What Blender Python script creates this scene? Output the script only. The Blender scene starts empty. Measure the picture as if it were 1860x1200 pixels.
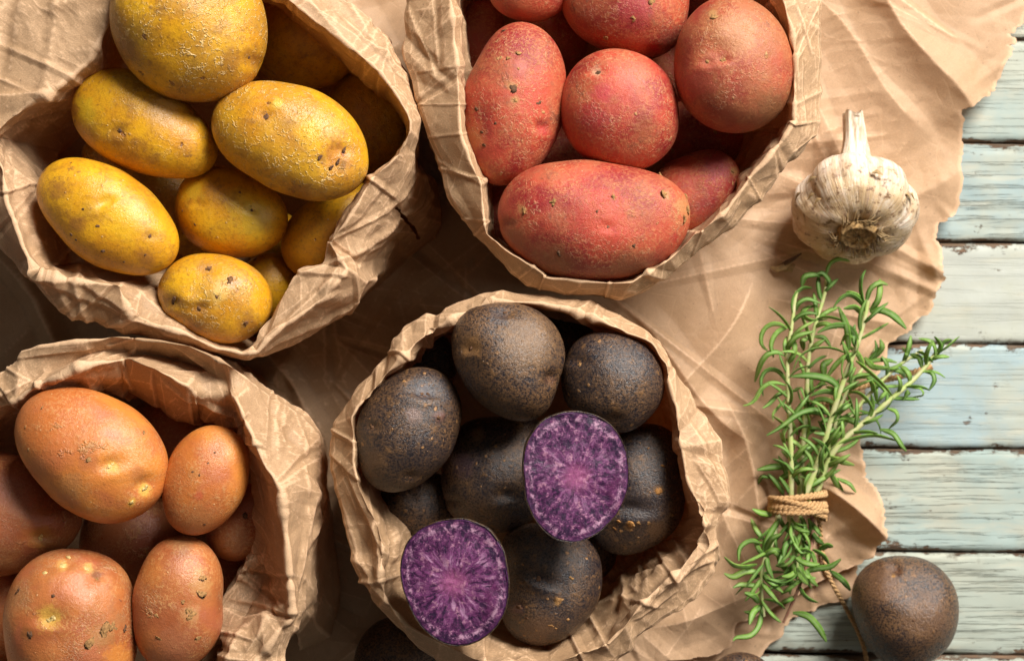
import bpy, math, random
import numpy as np
from mathutils import Vector, Matrix, Euler
random.seed(7)
sc = bpy.context.scene
COL = sc.collection
R = math.radians

# ------------------------------------------------------------------ camera, world, lamps
CAM_H, PIC_W = 0.9, 0.50            # camera height above the boards, width seen at board level (m)
cam_d = bpy.data.cameras.new('camera'); cam = bpy.data.objects.new('camera', cam_d); COL.objects.link(cam)
cam.location = (0, 0, CAM_H); cam.rotation_euler = (0, 0, 0)
cam_d.sensor_width = 36; cam_d.lens = 36*CAM_H/PIC_W; cam_d.clip_start = .05; cam_d.clip_end = 20
cam_d.dof.use_dof = True; cam_d.dof.focus_distance = CAM_H-.128; cam_d.dof.aperture_fstop = 13
sc.camera = cam
world = bpy.data.worlds.new("World"); sc.world = world; world.use_nodes = True
bg = world.node_tree.nodes['Background']; bg.inputs[0].default_value = (1.0, .92, .82, 1); bg.inputs[1].default_value = .105
def area(name, loc, target, sx, sy, power, col):
    l = bpy.data.lights.new(name, 'AREA'); l.shape = 'RECTANGLE'; l.size = sx; l.size_y = sy; l.energy = power; l.color = col
    o = bpy.data.objects.new(name, l); COL.objects.link(o); o.location = loc
    o.rotation_euler = (Vector(target)-Vector(loc)).to_track_quat('-Z', 'Y').to_euler()
    return o
area('window_light', (.95, 1.42, 1.52), (.0, .0, .05), 1.05, .85, 116, (1.0, .965, .91))
area('side_light', (1.8, .05, 1.3), (.1, .0, .03), .7, .7, 6, (1.0, .95, .9))
sc.view_settings.view_transform = 'Standard'; sc.view_settings.look = 'None'
sc.view_settings.exposure = 0; sc.view_settings.gamma = 1
sc.render.engine = 'CYCLES'; sc.cycles.use_denoising = True
try:
    sc.cycles.denoiser = 'OPENIMAGEDENOISE'; sc.cycles.denoising_prefilter = 'ACCURATE'
except Exception: pass
sc.cycles.max_bounces = 5; sc.cycles.diffuse_bounces = 3; sc.cycles.use_adaptive_sampling = True; sc.cycles.adaptive_threshold = .025; sc.cycles.caustics_reflective = False; sc.cycles.caustics_refractive = False

# ------------------------------------------------------------------ helpers
def W(px, py, z=0.0):               # a point of the place from where it is seen and how high it lies
    k = PIC_W/1860*(CAM_H-z)/CAM_H
    return np.array([(px-930)*k, (600-py)*k, z])
def tag(o, label=None, cat=None, group=None, kind=None):
    if label: o['label'] = label
    if cat: o['category'] = cat
    if group: o['group'] = group
    if kind: o['kind'] = kind
    return o
def mesh(name, v, f, mat=None, smooth=True):
    m = bpy.data.meshes.new(name)
    v = np.asarray(v, dtype=np.float32)
    if isinstance(f, np.ndarray) and f.ndim == 2 and f.shape[1] == 4:
        m.vertices.add(len(v)); m.vertices.foreach_set('co', v.ravel())
        n = len(f); m.loops.add(n*4); m.loops.foreach_set('vertex_index', f.astype(np.int32).ravel())
        m.polygons.add(n); m.polygons.foreach_set('loop_start', np.arange(0, n*4, 4, dtype=np.int32))
        m.update(calc_edges=True); m.validate()
    else:
        m.from_pydata(v.tolist(), [], [list(map(int, q)) for q in f])
    if smooth: m.polygons.foreach_set('use_smooth', [True]*len(m.polygons))
    if mat: m.materials.append(mat)
    return m
def obj(name, me, parent=None, loc=None):
    o = bpy.data.objects.new(name, me); COL.objects.link(o)
    if loc is not None: o.location = loc
    if parent: o.parent = parent
    return o
def empty(name, loc=(0, 0, 0)):
    o = bpy.data.objects.new(name, None); COL.objects.link(o); o.location = loc; o.empty_display_size = .01
    return o
def grid_faces(nu, nv, cu=False, cv=False):     # vertex index = u*nv + v
    U = nu if cu else nu-1; V = nv if cv else nv-1
    a, b = np.meshgrid(np.arange(U), np.arange(V), indexing='ij')
    a2 = (a+1) % nu; b2 = (b+1) % nv
    return np.stack([a*nv+b, a2*nv+b, a2*nv+b2, a*nv+b2], -1).reshape(-1, 4)
def hsh(ix, iy, iz, s):
    ix = ix.astype(np.int64); iy = iy.astype(np.int64); iz = iz.astype(np.int64)
    h = (ix*374761393 + iy*668265263 + iz*1274126177 + s*974634777) & 0xffffffff
    h = ((h ^ (h >> 13))*1274126177) & 0xffffffff
    h = ((h ^ (h >> 16))*2246822519) & 0xffffffff
    h ^= h >> 15
    return (h & 0xffffff)/float(0x1000000)
def vnoise(P, s=1.0, seed=0):                   # smooth value noise in -1..1
    Q = P/s; F = np.floor(Q); t = Q-F; t = t*t*t*(t*(t*6-15)+10)
    F = F.astype(np.int64); out = 0
    for a in (0, 1):
        for b in (0, 1):
            for c in (0, 1):
                w = (t[:, 0] if a else 1-t[:, 0])*(t[:, 1] if b else 1-t[:, 1])*(t[:, 2] if c else 1-t[:, 2])
                out = out+w*hsh(F[:, 0]+a, F[:, 1]+b, F[:, 2]+c, seed)
    return out*2-1
def fbm(P, s, seed=0, n=3):
    r = 0; a = 1; t = 0
    for i in range(n):
        r = r+a*vnoise(P, s, seed+i*17); t += a; a *= .5; s *= .5
    return r/t
def crumple(P, s, seed=0):                      # folded-facet field of crumpled paper, about -1..1
    Q = P/s; F = np.floor(Q).astype(np.int64)
    d1 = np.full(len(P), 1e9); d2 = d1.copy(); sg = np.zeros(len(P))
    for a in (-1, 0, 1):
        for b in (-1, 0, 1):
            for c in (-1, 0, 1):
                X = F[:, 0]+a; Y = F[:, 1]+b; Z = F[:, 2]+c
                d = (X+hsh(X, Y, Z, seed)-Q[:, 0])**2+(Y+hsh(X, Y, Z, seed+1)-Q[:, 1])**2+(Z+hsh(X, Y, Z, seed+2)-Q[:, 2])**2
                s_ = hsh(X, Y, Z, seed+3)*2-1
                n = d < d1
                d2 = np.where(n, d1, np.minimum(d2, d)); sg = np.where(n, s_, sg); d1 = np.where(n, d, d1)
    return (d2-d1)*np.sign(sg)*(.45+.55*np.abs(sg))

def folds(P, seed, n, box, amp, wid, ln):          # scattered straight creases, crisp at crest and foot
    r_ = np.random.RandomState(seed); h = np.zeros(len(P))
    for k in range(n):
        c = np.array([r_.uniform(box[0], box[1]), r_.uniform(box[2], box[3]), r_.uniform(box[4], box[5])])
        d = r_.normal(size=3)*np.array([1, 1, .6]); d /= np.linalg.norm(d)
        e = np.cross(d, r_.normal(size=3)); e /= np.linalg.norm(e)
        w = wid*r_.uniform(.5, 1.4); L = ln*r_.uniform(.5, 1.4); Q = P-c
        t = Q@d; along = Q@e; third = Q@np.cross(d, e)
        w2 = w*(1+.6*along/L)
        fall = np.clip(1-np.abs(along)/L, 0, 1)*np.clip(1.6-np.abs(third)/L*1.2, 0, 1)
        h += amp*r_.uniform(.4, 1)*r_.choice([-1, 1, 1])*np.clip(1-np.abs(t)/np.maximum(w2, .001), 0, 1)*np.minimum(1, fall*2)
    return h
def ridge_px(P, zs, lst):                             # hand-traced creases: from, to, height mm, half width px
    k = PIC_W/1860*(CAM_H-zs)/CAM_H; px = 930+P[:, 0]/k; py = 600-P[:, 1]/k; h = np.zeros(len(P))
    for (x0, y0, x1, y1, hh, wd) in lst:
        L = math.hypot(x1-x0, y1-y0); dx, dy = (x1-x0)/L, (y1-y0)/L
        a = (px-x0)*dx+(py-y0)*dy; d = (px-x0)*dy-(py-y0)*dx
        fall = np.clip(1-np.maximum(np.maximum(-a, a-L), 0)/(wd*1.5), 0, 1)
        sg = 1 if (int(x0+y0+x1) % 2) else -1
        h += hh*.00062*fall*np.where(d*sg < 0, np.clip(1-np.abs(d)/(wd*1.15), 0, 1), np.clip(1-np.abs(d)/(wd*.4), 0, 1))
    return h

# ------------------------------------------------------------------ node materials
class NT:
    def __init__(s, name):
        s.m = bpy.data.materials.new(name); s.m.use_nodes = True; s.t = s.m.node_tree; s.t.nodes.clear()
        s.out = s.t.nodes.new('ShaderNodeOutputMaterial')
    def n(s, typ, **kw):
        nd = s.t.nodes.new('ShaderNode'+typ)
        ins = kw.pop('i', {})
        for k, v in kw.items(): setattr(nd, k, v)
        for k, v in ins.items(): s.set(nd.inputs[k], v)
        return nd
    def set(s, sock, v):
        if hasattr(v, 'bl_idname') and hasattr(v, 'is_output'): s.t.links.new(v, sock)
        elif isinstance(v, tuple) and sock.type == 'RGBA': sock.default_value = (*v, 1) if len(v) == 3 else v
        else: sock.default_value = v
    def math(s, op, a, b=0.0, c=0.0, clamp=False):
        nd = s.n('Math', operation=op, use_clamp=clamp); s.set(nd.inputs[0], a); s.set(nd.inputs[1], b); s.set(nd.inputs[2], c)
        return nd.outputs[0]
    def noise(s, v, scale, det=4, rough=.6, dist=0.0, col=False):
        nd = s.n('TexNoise', i={'Vector': v, 'Scale': scale, 'Detail': det, 'Roughness': rough, 'Distortion': dist})
        return nd.outputs['Color' if col else 'Fac']
    def vor(s, v, scale, feature='F1', out='Distance', rnd=1.0):
        nd = s.n('TexVoronoi', feature=feature, i={'Vector': v, 'Scale': scale, 'Randomness': rnd})
        return nd.outputs[out]
    def ramp(s, f, lo, hi, a=0.0, b=1.0):
        nd = s.n('MapRange', i={0: f, 1: lo, 2: hi, 3: a, 4: b}); nd.clamp = True; nd.interpolation_type = 'SMOOTHSTEP'
        return nd.outputs[0]
    def mix(s, f, a, b, mode='MIX'):
        nd = s.n('Mix', data_type='RGBA', blend_type=mode)
        s.set(nd.inputs[0], f); s.set(nd.inputs[6], a); s.set(nd.inputs[7], b)
        return nd.outputs[2]
    def warp(s, v, scale, amt, det=2):
        c = s.noise(v, scale, det, col=True)
        a = s.n('VectorMath', operation='SUBTRACT', i={0: c, 1: (.5, .5, .5)}).outputs[0]
        b = s.n('VectorMath', operation='SCALE', i={0: a, 3: amt}).outputs[0]
        return s.n('VectorMath', operation='ADD', i={0: v, 1: b}).outputs[0]
    def bump(s, h, strength=.5, dist=.001, normal=None):
        nd = s.n('Bump', i={'Height': h, 'Strength': strength, 'Distance': dist})
        if normal: s.set(nd.inputs['Normal'], normal)
        return nd.outputs[0]
    def coord(s, world=False, off=True):
        if world: v = s.n('NewGeometry').outputs['Position']; return v
        v = s.n('TexCoord').outputs['Object']
        if off:
            r = s.n('ObjectInfo').outputs['Random']
            k = s.math('MULTIPLY', r, 7.3)
            v = s.n('VectorMath', operation='ADD', i={0: v, 1: k}).outputs[0]
        return v
    def bsdf(s, col, rough=.5, normal=None, spec=.5, sss=0.0, sheen=0.0, trans=None):
        b = s.n('BsdfPrincipled', i={'Base Color': col, 'Roughness': rough, 'Specular IOR Level': spec})
        if normal: s.set(b.inputs['Normal'], normal)
        if sss: s.set(b.inputs['Subsurface Weight'], sss); b.inputs['Subsurface Scale'].default_value = .004; b.inputs['Subsurface Radius'].default_value = (1, .5, .3)
        if sheen: b.inputs['Sheen Weight'].default_value = sheen
        o = b.outputs[0]
        if trans is not None:
            t = s.n('BsdfTranslucent', i={'Color': trans[1]})
            if normal: s.set(t.inputs['Normal'], normal)
            o = s.n('MixShader', i={0: trans[0], 1: o, 2: t.outputs[0]}).outputs[0]
        s.t.links.new(o, s.out.inputs['Surface'])
        return s.m

def mat_kraft(name, base, dark, fine=1.0):
    m = NT(name); v = m.coord(world=True)
    big = m.noise(v, 22, 4, .6); mid = m.noise(v, 120, 5, .7)
    vs = m.n('VectorMath', operation='MULTIPLY', i={0: v, 1: (1.0, 2.4, 1.4)}).outputs[0]
    fib = m.noise(vs, 1300, 3, .8)
    c = m.mix(m.ramp(big, .35, .7), base, dark)
    c = m.mix(m.ramp(mid, .4, .75, 0, .30), c, tuple(x*.72 for x in dark))
    c = m.mix(m.ramp(fib, .42, .60, .5*fine, 0), c, tuple(x*.58 for x in base))
    c = m.mix(m.ramp(fib, .52, .66, 0, .4*fine), c, tuple(min(1, x*1.35) for x in base))
    sp = m.vor(m.warp(v, 400, .002), 260)
    c = m.mix(m.ramp(sp, .05, .10, .55, 0), c, (.12, .07, .04))
    # handling creases: facet edges, worn paler
    w1 = m.warp(v, 30, .012)
    e1 = m.vor(w1, 62, 'DISTANCE_TO_EDGE'); e2 = m.vor(m.warp(v, 60, .008), 150, 'DISTANCE_TO_EDGE')
    msk = m.ramp(m.noise(v, 45, 2), .45, .62)
    l1 = m.math('MULTIPLY', m.ramp(e1, 0, .035, 1, 0), msk)
    l2 = m.math('MULTIPLY', m.ramp(e2, 0, .05, 1, 0), m.ramp(m.noise(v, 60, 2), .5, .66))
    c = m.mix(m.math('MULTIPLY', m.math('MAXIMUM', l1, m.math('MULTIPLY', l2, .7)), .14), c, tuple(min(1, x*1.3) for x in base))
    # faceted fine relief (second nearest minus nearest cell)
    def facet(sc_, wv):
        a = m.vor(wv, sc_, 'F1'); b = m.vor(wv, sc_, 'F2')
        return m.math('SUBTRACT', m.math('MULTIPLY', b, b), m.math('MULTIPLY', a, a))
    h = m.math('ADD', m.math('MULTIPLY', facet(75, m.warp(v, 25, .02)), 1.0), m.math('MULTIPLY', facet(190, m.warp(v, 60, .008)), .30))
    hm = m.math('MULTIPLY', h, m.ramp(m.noise(v, 35, 2), .38, .62, .15, 1))
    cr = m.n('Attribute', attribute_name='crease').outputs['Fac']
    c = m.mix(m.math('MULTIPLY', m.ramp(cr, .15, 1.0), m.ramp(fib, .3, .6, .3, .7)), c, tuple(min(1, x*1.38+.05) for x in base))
    c = m.mix(m.ramp(cr, -.2, -1.0, 0, .35), c, tuple(x*.6 for x in dark))  # shade painted into the hollow side of creases
    n1 = m.bump(hm, .30*fine, .0016)
    n2 = m.bump(fib, .3, .00025*fine, n1)
    n3 = m.bump(m.math('SUBTRACT', 0.0, m.math('MAXIMUM', l1, l2)), .12, .0005, n2)
    return m.bsdf(c, m.ramp(fib, .3, .7, .52, .70), n3, .35, trans=(.15, (.80, .33, .08)))
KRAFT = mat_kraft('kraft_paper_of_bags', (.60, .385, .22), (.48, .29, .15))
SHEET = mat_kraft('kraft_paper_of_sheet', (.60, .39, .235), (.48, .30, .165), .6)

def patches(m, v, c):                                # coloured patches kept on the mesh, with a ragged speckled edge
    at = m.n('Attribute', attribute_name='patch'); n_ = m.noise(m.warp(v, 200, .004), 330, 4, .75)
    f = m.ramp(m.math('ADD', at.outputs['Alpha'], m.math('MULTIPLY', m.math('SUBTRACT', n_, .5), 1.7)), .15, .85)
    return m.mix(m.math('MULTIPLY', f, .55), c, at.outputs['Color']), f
def mat_yellow():
    m = NT('yellow_potato_skin'); v = m.coord()
    a = m.noise(v, 38, 3, .55); b = m.noise(v, 110, 5, .7); g = m.noise(v, 620, 4, .8)
    c = m.mix(m.ramp(a, .35, .65), (.74, .385, .012), (.58, .245, .009))
    c = m.mix(m.ramp(m.noise(v, 55, 2), .5, .72, 0, .75), c, (.64, .38, .018))
    c = m.mix(m.ramp(b, .46, .70, 0, .65), c, (.30, .11, .012))
    c = m.mix(m.ramp(g, .48, .68, 0, .55), c, (.26, .10, .012))
    rmask = m.n('ObjectInfo').outputs['Alpha']     # how netted the skin of this tuber is
    msk = m.math('MULTIPLY', m.ramp(m.noise(v, 40, 2), .36, .58), rmask)
    wv = m.warp(m.warp(v, 130, .010, 3), 500, .002)
    e = m.vor(wv, 250, 'DISTANCE_TO_EDGE'); e_b = m.vor(m.warp(v, 300, .006), 520, 'DISTANCE_TO_EDGE')
    brk = m.ramp(m.noise(v, 420, 2), .45, .58)
    net = m.math('MULTIPLY', m.math('MULTIPLY', m.ramp(e, 0, .085, 1, 0), brk), msk)
    net2 = m.math('MULTIPLY', m.math('MULTIPLY', m.ramp(e_b, 0, .06, .6, 0), brk), m.ramp(m.noise(v, 90, 2), .5, .65))
    netb = m.math('MAXIMUM', net, m.math('MULTIPLY', net2, rmask))
    c = m.mix(m.math('MULTIPLY', msk, .45), c, (.40, .20, .035))
    c = m.mix(m.math('MULTIPLY', netb, .9), c, (.80, .55, .22))
    le = m.vor(v, 150); lm = m.ramp(le, .05, .085, 1, 0)
    pick = m.ramp(m.vor(v, 150, 'F1', 'Color'), .0, 1.0)
    c = m.mix(m.math('MULTIPLY', lm, .7), c, (.58, .36, .15))
    sp = m.ramp(m.vor(m.warp(v, 300, .005), 75), .06, .10, 1, 0)
    sp = m.math('MULTIPLY', sp, m.ramp(m.noise(v, 60, 1), .42, .5))
    c = m.mix(m.math('MULTIPLY', sp, .85), c, (.16, .055, .02))
    rus = m.math('MULTIPLY', m.ramp(m.noise(m.warp(v, 90, .01), 60, 5, .75), .58, .70), m.ramp(g, .38, .6))
    c = m.mix(m.math('MULTIPLY', rus, .75), c, (.22, .10, .03))
    c, pf = patches(m, v, c)
    n1 = m.bump(b, .25, .0012)
    n2 = m.bump(g, .5, .0006, n1)
    n3 = m.bump(m.math('ADD', m.math('MULTIPLY', netb, 1.0), m.math('MULTIPLY', lm, .5)), .65, .0008, n2)
    n4 = m.bump(m.math('SUBTRACT', 0.0, sp), .5, .0008, n3)
    return m.bsdf(c, m.ramp(b, .3, .7, .27, .44), n4, .55)
def mat_red():
    m = NT('red_potato_skin'); v = m.coord()
    a = m.noise(v, 42, 3, .55); b = m.noise(v, 140, 5, .7); g = m.noise(v, 760, 4, .85)
    al = m.n('ObjectInfo').outputs['Alpha']       # how much tan russet hides the red
    c = m.mix(m.ramp(a, .42, .60), (.50, .062, .032), (.27, .010, .016))
    c = m.mix(m.ramp(m.noise(v, 60, 3), .46, .68, 0, .7), c, (.48, .12, .055))
    c = m.mix(m.math('MULTIPLY', al, m.ramp(m.noise(v, 30, 4), .3, .6)), c, (.38, .125, .05))
    c = m.mix(m.ramp(b, .52, .72, 0, .6), c, (.28, .05, .03))
    fl = m.math('MULTIPLY', m.ramp(g, .50, .57), m.ramp(m.noise(v, 70, 3), .34, .58))
    c = m.mix(m.math('MULTIPLY', fl, .45), c, (.58, .24, .09))
    e = m.vor(m.warp(v, 160, .014, 3), 300, 'DISTANCE_TO_EDGE')
    net = m.math('MULTIPLY', m.ramp(e, 0, .08, 1, 0), m.math('MULTIPLY', m.ramp(m.noise(v, 55, 2), .40, .58), m.ramp(m.noise(v, 500, 2), .40, .56)))
    c = m.mix(m.math('MULTIPLY', net, .6), c, (.68, .36, .17))
    wl = m.warp(v, 500, .003)
    le = m.vor(wl, 95); pc = m.n('SeparateColor', i={0: m.vor(wl, 95, 'F1', 'Color')}).outputs[0]
    siz = m.math('MULTIPLY', pc, .10)
    lm = m.ramp(m.math('SUBTRACT', le, siz), .0, .03, 1, 0)
    lm = m.math('MULTIPLY', lm, m.ramp(m.noise(v, 800, 3), .35, .6))
    c = m.mix(m.math('MULTIPLY', lm, .85), c, (.50, .30, .11))
    dk = m.ramp(m.noise(m.warp(v, 120, .012), 60, 5, .78), .57, .70, 0, .75)
    c = m.mix(dk, c, (.15, .05, .03))
    c, pf = patches(m, v, c)
    n1 = m.bump(b, .3, .0012); n2 = m.bump(g, .55, .0007, n1)
    n3 = m.bump(m.math('ADD', m.math('MULTIPLY', net, .4), lm), .6, .0008, n2)
    return m.bsdf(c, m.ramp(g, .3, .7, .34, .58), n3, .5)
def mat_orange():
    m = NT('orange_brown_potato_skin'); v = m.coord()
    a = m.noise(v, 34, 3, .55); b = m.noise(v, 120, 5, .7); g = m.noise(v, 760, 4, .8)
    al = m.n('ObjectInfo').outputs['Alpha']       # how far this tuber leans to dull rose brown
    c0 = m.mix(m.ramp(a, .38, .62), (.64, .225, .040), (.50, .145, .034))
    c1 = m.mix(m.ramp(a, .38, .62), (.40, .125, .045), (.27, .072, .030))
    c = m.mix(al, c0, c1)
    c = m.mix(m.ramp(m.noise(v, 50, 3), .52, .7, 0, .5), c, (.42, .11, .06))
    c = m.mix(m.ramp(b, .52, .75, 0, .5), c, (.25, .085, .03))
    fl = m.math('MULTIPLY', m.ramp(g, .51, .58), m.ramp(m.noise(v, 60, 3), .40, .62))
    c = m.mix(m.math('MULTIPLY', fl, .55), c, (.60, .32, .12))
    c = m.mix(m.ramp(g, .46, .3, 0, .4), c, (.22, .07, .02))
    e = m.vor(m.warp(v, 260, .006, 3), 620, 'DISTANCE_TO_EDGE')
    net = m.math('MULTIPLY', m.ramp(e, 0, .09, 1, 0), m.math('MULTIPLY', m.ramp(m.noise(v, 45, 2), .5, .62), m.math('ADD', al, .25)))
    c = m.mix(m.math('MULTIPLY', net, .5), c, (.62, .36, .16))
    scab = m.math('MULTIPLY', m.ramp(m.noise(m.warp(v, 90, .012), 48, 5, .75), .60, .68), m.ramp(m.noise(v, 600, 3), .35, .55))
    c = m.mix(m.math('MULTIPLY', scab, .75), c, (.46, .24, .09))
    sp = m.ramp(m.vor(m.warp(v, 300, .004), 120), .04, .075, 1, 0)
    sp = m.math('MULTIPLY', sp, m.ramp(m.noise(v, 75, 1), .45, .55))
    c = m.mix(m.math('MULTIPLY', sp, .8), c, (.14, .05, .03))
    lm = m.math('MULTIPLY', m.ramp(m.vor(v, 170), .04, .07, 1, 0), .8)
    c = m.mix(lm, c, (.72, .45, .22))
    c, pf = patches(m, v, c)
    n1 = m.bump(b, .3, .0014); n2 = m.bump(g, .5, .0006, n1)
    n3 = m.bump(m.math('ADD', m.math('ADD', m.math('MULTIPLY', net, .4), scab), m.math('MULTIPLY', lm, .4)), .55, .0009, n2)
    return m.bsdf(c, m.ramp(b, .3, .7, .27, .44), n3, .55)
def mat_black(name='black_potato_skin', brown=0.0):
    m = NT(name); v = m.coord()
    a = m.noise(v, 60, 4, .6); b = m.noise(v, 260, 5, .75); g = m.noise(v, 950, 3, .9)
    al = m.n('ObjectInfo').outputs['Alpha']       # how russet-brown this tuber is
    c = m.mix(m.ramp(a, .4, .62), (.018, .015, .019), (.034, .022, .018))
    br = m.math('MULTIPLY', m.ramp(g, .47, .54), m.math('ADD', m.math('MULTIPLY', m.ramp(a, .35, .7), .32), m.math('MULTIPLY', al, .6), clamp=True))
    c = m.mix(br, c, (.235, .118, .048))
    c = m.mix(m.ramp(b, .57, .64, 0, .5), c, (.25, .125, .045))
    c = m.mix(m.ramp(b, .44, .36, 0, .8), c, (.008, .009, .016))
    wl = m.warp(v, 500, .002)
    le = m.vor(wl, 230); pc = m.n('SeparateColor', i={0: m.vor(wl, 230, 'F1', 'Color')}).outputs[0]
    lm = m.ramp(m.math('SUBTRACT', le, m.math('MULTIPLY', pc, .17)), .0, .05, 1, 0)
    lm = m.math('MULTIPLY', lm, m.ramp(m.noise(v, 50, 2), .34, .52))
    c = m.mix(m.math('MULTIPLY', lm, m.math('SUBTRACT', .95, m.math('MULTIPLY', al, .85))), c, (.52, .26, .09))
    c, pf = patches(m, v, c)
    n1 = m.bump(b, .35, .0010); n2 = m.bump(g, .6, .0007, n1)
    n3 = m.bump(lm, .5, .0006, n2)
    return m.bsdf(c, m.ramp(g, .35, .65, .24, .42), n3, .6)
def mat_flesh():
    m = NT('purple_potato_flesh'); v = m.coord(off=False)
    sx = m.n('SeparateXYZ', i={0: v}); x, y = sx.outputs[0], sx.outputs[1]
    r = m.math('SQRT', m.math('ADD', m.math('MULTIPLY', x, x), m.math('MULTIPLY', y, y)))
    ang = m.math('ARCTAN2', y, x)
    rnd = m.math('MULTIPLY', m.n('ObjectInfo').outputs['Random'], 5.0); alf = m.n('ObjectInfo').outputs['Alpha']
    # streaks: noise in (angle, radius) space
    cx = m.math('MULTIPLY', m.math('DIVIDE', x, m.math('ADD', r, .002)), 4.2)
    cy = m.math('MULTIPLY', m.math('DIVIDE', y, m.math('ADD', r, .002)), 4.2)
    pv = m.n('CombineXYZ', i={0: cx, 1: cy, 2: m.math('ADD', m.math('MULTIPLY', r, 60), rnd)}).outputs[0]
    st = m.noise(m.warp(pv, 1.2, .9), 1.9, 3, .55)
    rho = m.n('Attribute', attribute_name='rho').outputs['Fac']
    wv = m.warp(v, 260, .004)
    blot = m.noise(wv, 330, 5, .78); blot2 = m.noise(v, 90, 4, .6); fine = m.noise(v, 1500, 3, .7)
    rad = m.math('MULTIPLY', m.ramp(r, .006, .024, .9, .1), alf)
    f = m.math('ADD', m.math('MULTIPLY', st, rad), m.math('MULTIPLY', blot, m.math('SUBTRACT', 1.0, m.math('MULTIPLY', rad, .75))))
    c = m.mix(m.ramp(f, .42, .64), (.024, .004, .028), (.155, .036, .125))
    c = m.mix(m.ramp(blot, .47, .36, 0, .9), c, (.018, .006, .028))
    c = m.mix(m.ramp(blot, .54, .64, 0, .65), c, (.46, .24, .30))
    c = m.mix(m.ramp(blot2, .52, .7, 0, .4), c, (.14, .02, .09))
    c = m.mix(m.ramp(fine, .6, .75, 0, .4), c, (.55, .36, .45))
    core = m.ramp(m.math('ADD', r, m.math('MULTIPLY', m.math('SUBTRACT', blot2, .5), .006)), .001, .0085, 1, 0)
    c = m.mix(m.math('MULTIPLY', core, .5), c, (.42, .11, .24))
    vein = m.math('MULTIPLY', m.math('MULTIPLY', m.ramp(st, .56, .66), alf), m.math('MULTIPLY', m.ramp(rho, .12, .30), m.ramp(rho, .95, .5)))
    c = m.mix(m.math('MULTIPLY', vein, m.ramp(blot2, .38, .6, .1, .7)), c, (.50, .28, .42))
    dv = m.math('MULTIPLY', m.math('MULTIPLY', m.ramp(st, .43, .35), alf), m.math('MULTIPLY', m.ramp(rho, .15, .35), m.ramp(rho, .97, .6)))
    c = m.mix(m.math('MULTIPLY', dv, m.ramp(blot2, .6, .4, .1, .75)), c, (.022, .006, .030))
    rg = m.math('ADD', rho, m.math('MULTIPLY', m.math('SUBTRACT', blot2, .5), .10))
    ring = m.math('MULTIPLY', m.ramp(rg, .80, .85), m.ramp(rg, .91, .87))
    c = m.mix(m.math('MULTIPLY', ring, m.ramp(blot, .46, .60, 0, .6)), c, (.50, .30, .40))
    c = m.mix(m.ramp(rho, .93, .985, 0, .75), c, (.05, .012, .055))
    n1 = m.bump(blot, .45, .0008); n2 = m.bump(fine, .6, .0003, n1)
    return m.bsdf(c, m.ramp(fine, .3, .7, .28, .45), n2, .5)
def simple(name, col, rough=.6, var=.3, scale=300, bump=.3, dist=.0005, sss=0, trans=None, spec=.4):
    m = NT(name); v = m.coord(world=True); a = m.noise(v, scale, 4, .65)
    c = m.mix(m.ramp(a, .35, .65), col, tuple(x*(1-var) for x in col))
    return m.bsdf(c, rough, m.bump(a, bump, dist), spec, sss=sss, trans=trans)
YEL, RED, ORA, BLK, FLESH = mat_yellow(), mat_red(), mat_orange(), mat_black(), mat_flesh()
CUTRIM = simple('cut_skin_edge', (.17, .075, .05), .6)
CORTEX = simple('dark_purple_cortex', (.10, .022, .11), .45, .6, 900)
BUD = simple('pale_yellow_bud', (.70, .50, .19), .5, .35, 900, .3, .0004, .1)
SOIL = simple('dry_soil', (.46, .24, .085), .9, .5, 900, .8, .0008)
SCAR = simple('dark_scar', (.16, .075, .035), .8, .5, 900, .8, .0006)

def crease_attr(me, V, N, cu, k=260.0):               # sharp bends: crests scuffed paler, hollows get shade painted into the colour
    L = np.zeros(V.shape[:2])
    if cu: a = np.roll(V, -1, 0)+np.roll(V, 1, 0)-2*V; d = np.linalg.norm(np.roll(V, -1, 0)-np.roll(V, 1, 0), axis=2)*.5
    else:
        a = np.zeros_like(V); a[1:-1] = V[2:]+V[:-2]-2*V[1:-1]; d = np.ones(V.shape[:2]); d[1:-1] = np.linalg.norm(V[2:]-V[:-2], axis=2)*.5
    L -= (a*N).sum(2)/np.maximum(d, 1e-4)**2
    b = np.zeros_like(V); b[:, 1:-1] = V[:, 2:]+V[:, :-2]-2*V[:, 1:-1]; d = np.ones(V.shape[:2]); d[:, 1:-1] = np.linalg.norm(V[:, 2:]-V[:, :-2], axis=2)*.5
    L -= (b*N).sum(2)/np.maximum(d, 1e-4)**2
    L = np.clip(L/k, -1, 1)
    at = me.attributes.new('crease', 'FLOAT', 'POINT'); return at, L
def normals(V, cu):
    du = np.roll(V, -1, 0)-np.roll(V, 1, 0) if cu else np.gradient(V, axis=0)
    N = np.cross(du, np.gradient(V, axis=1)); return N/(np.linalg.norm(N, axis=2, keepdims=True)+1e-12)
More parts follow.
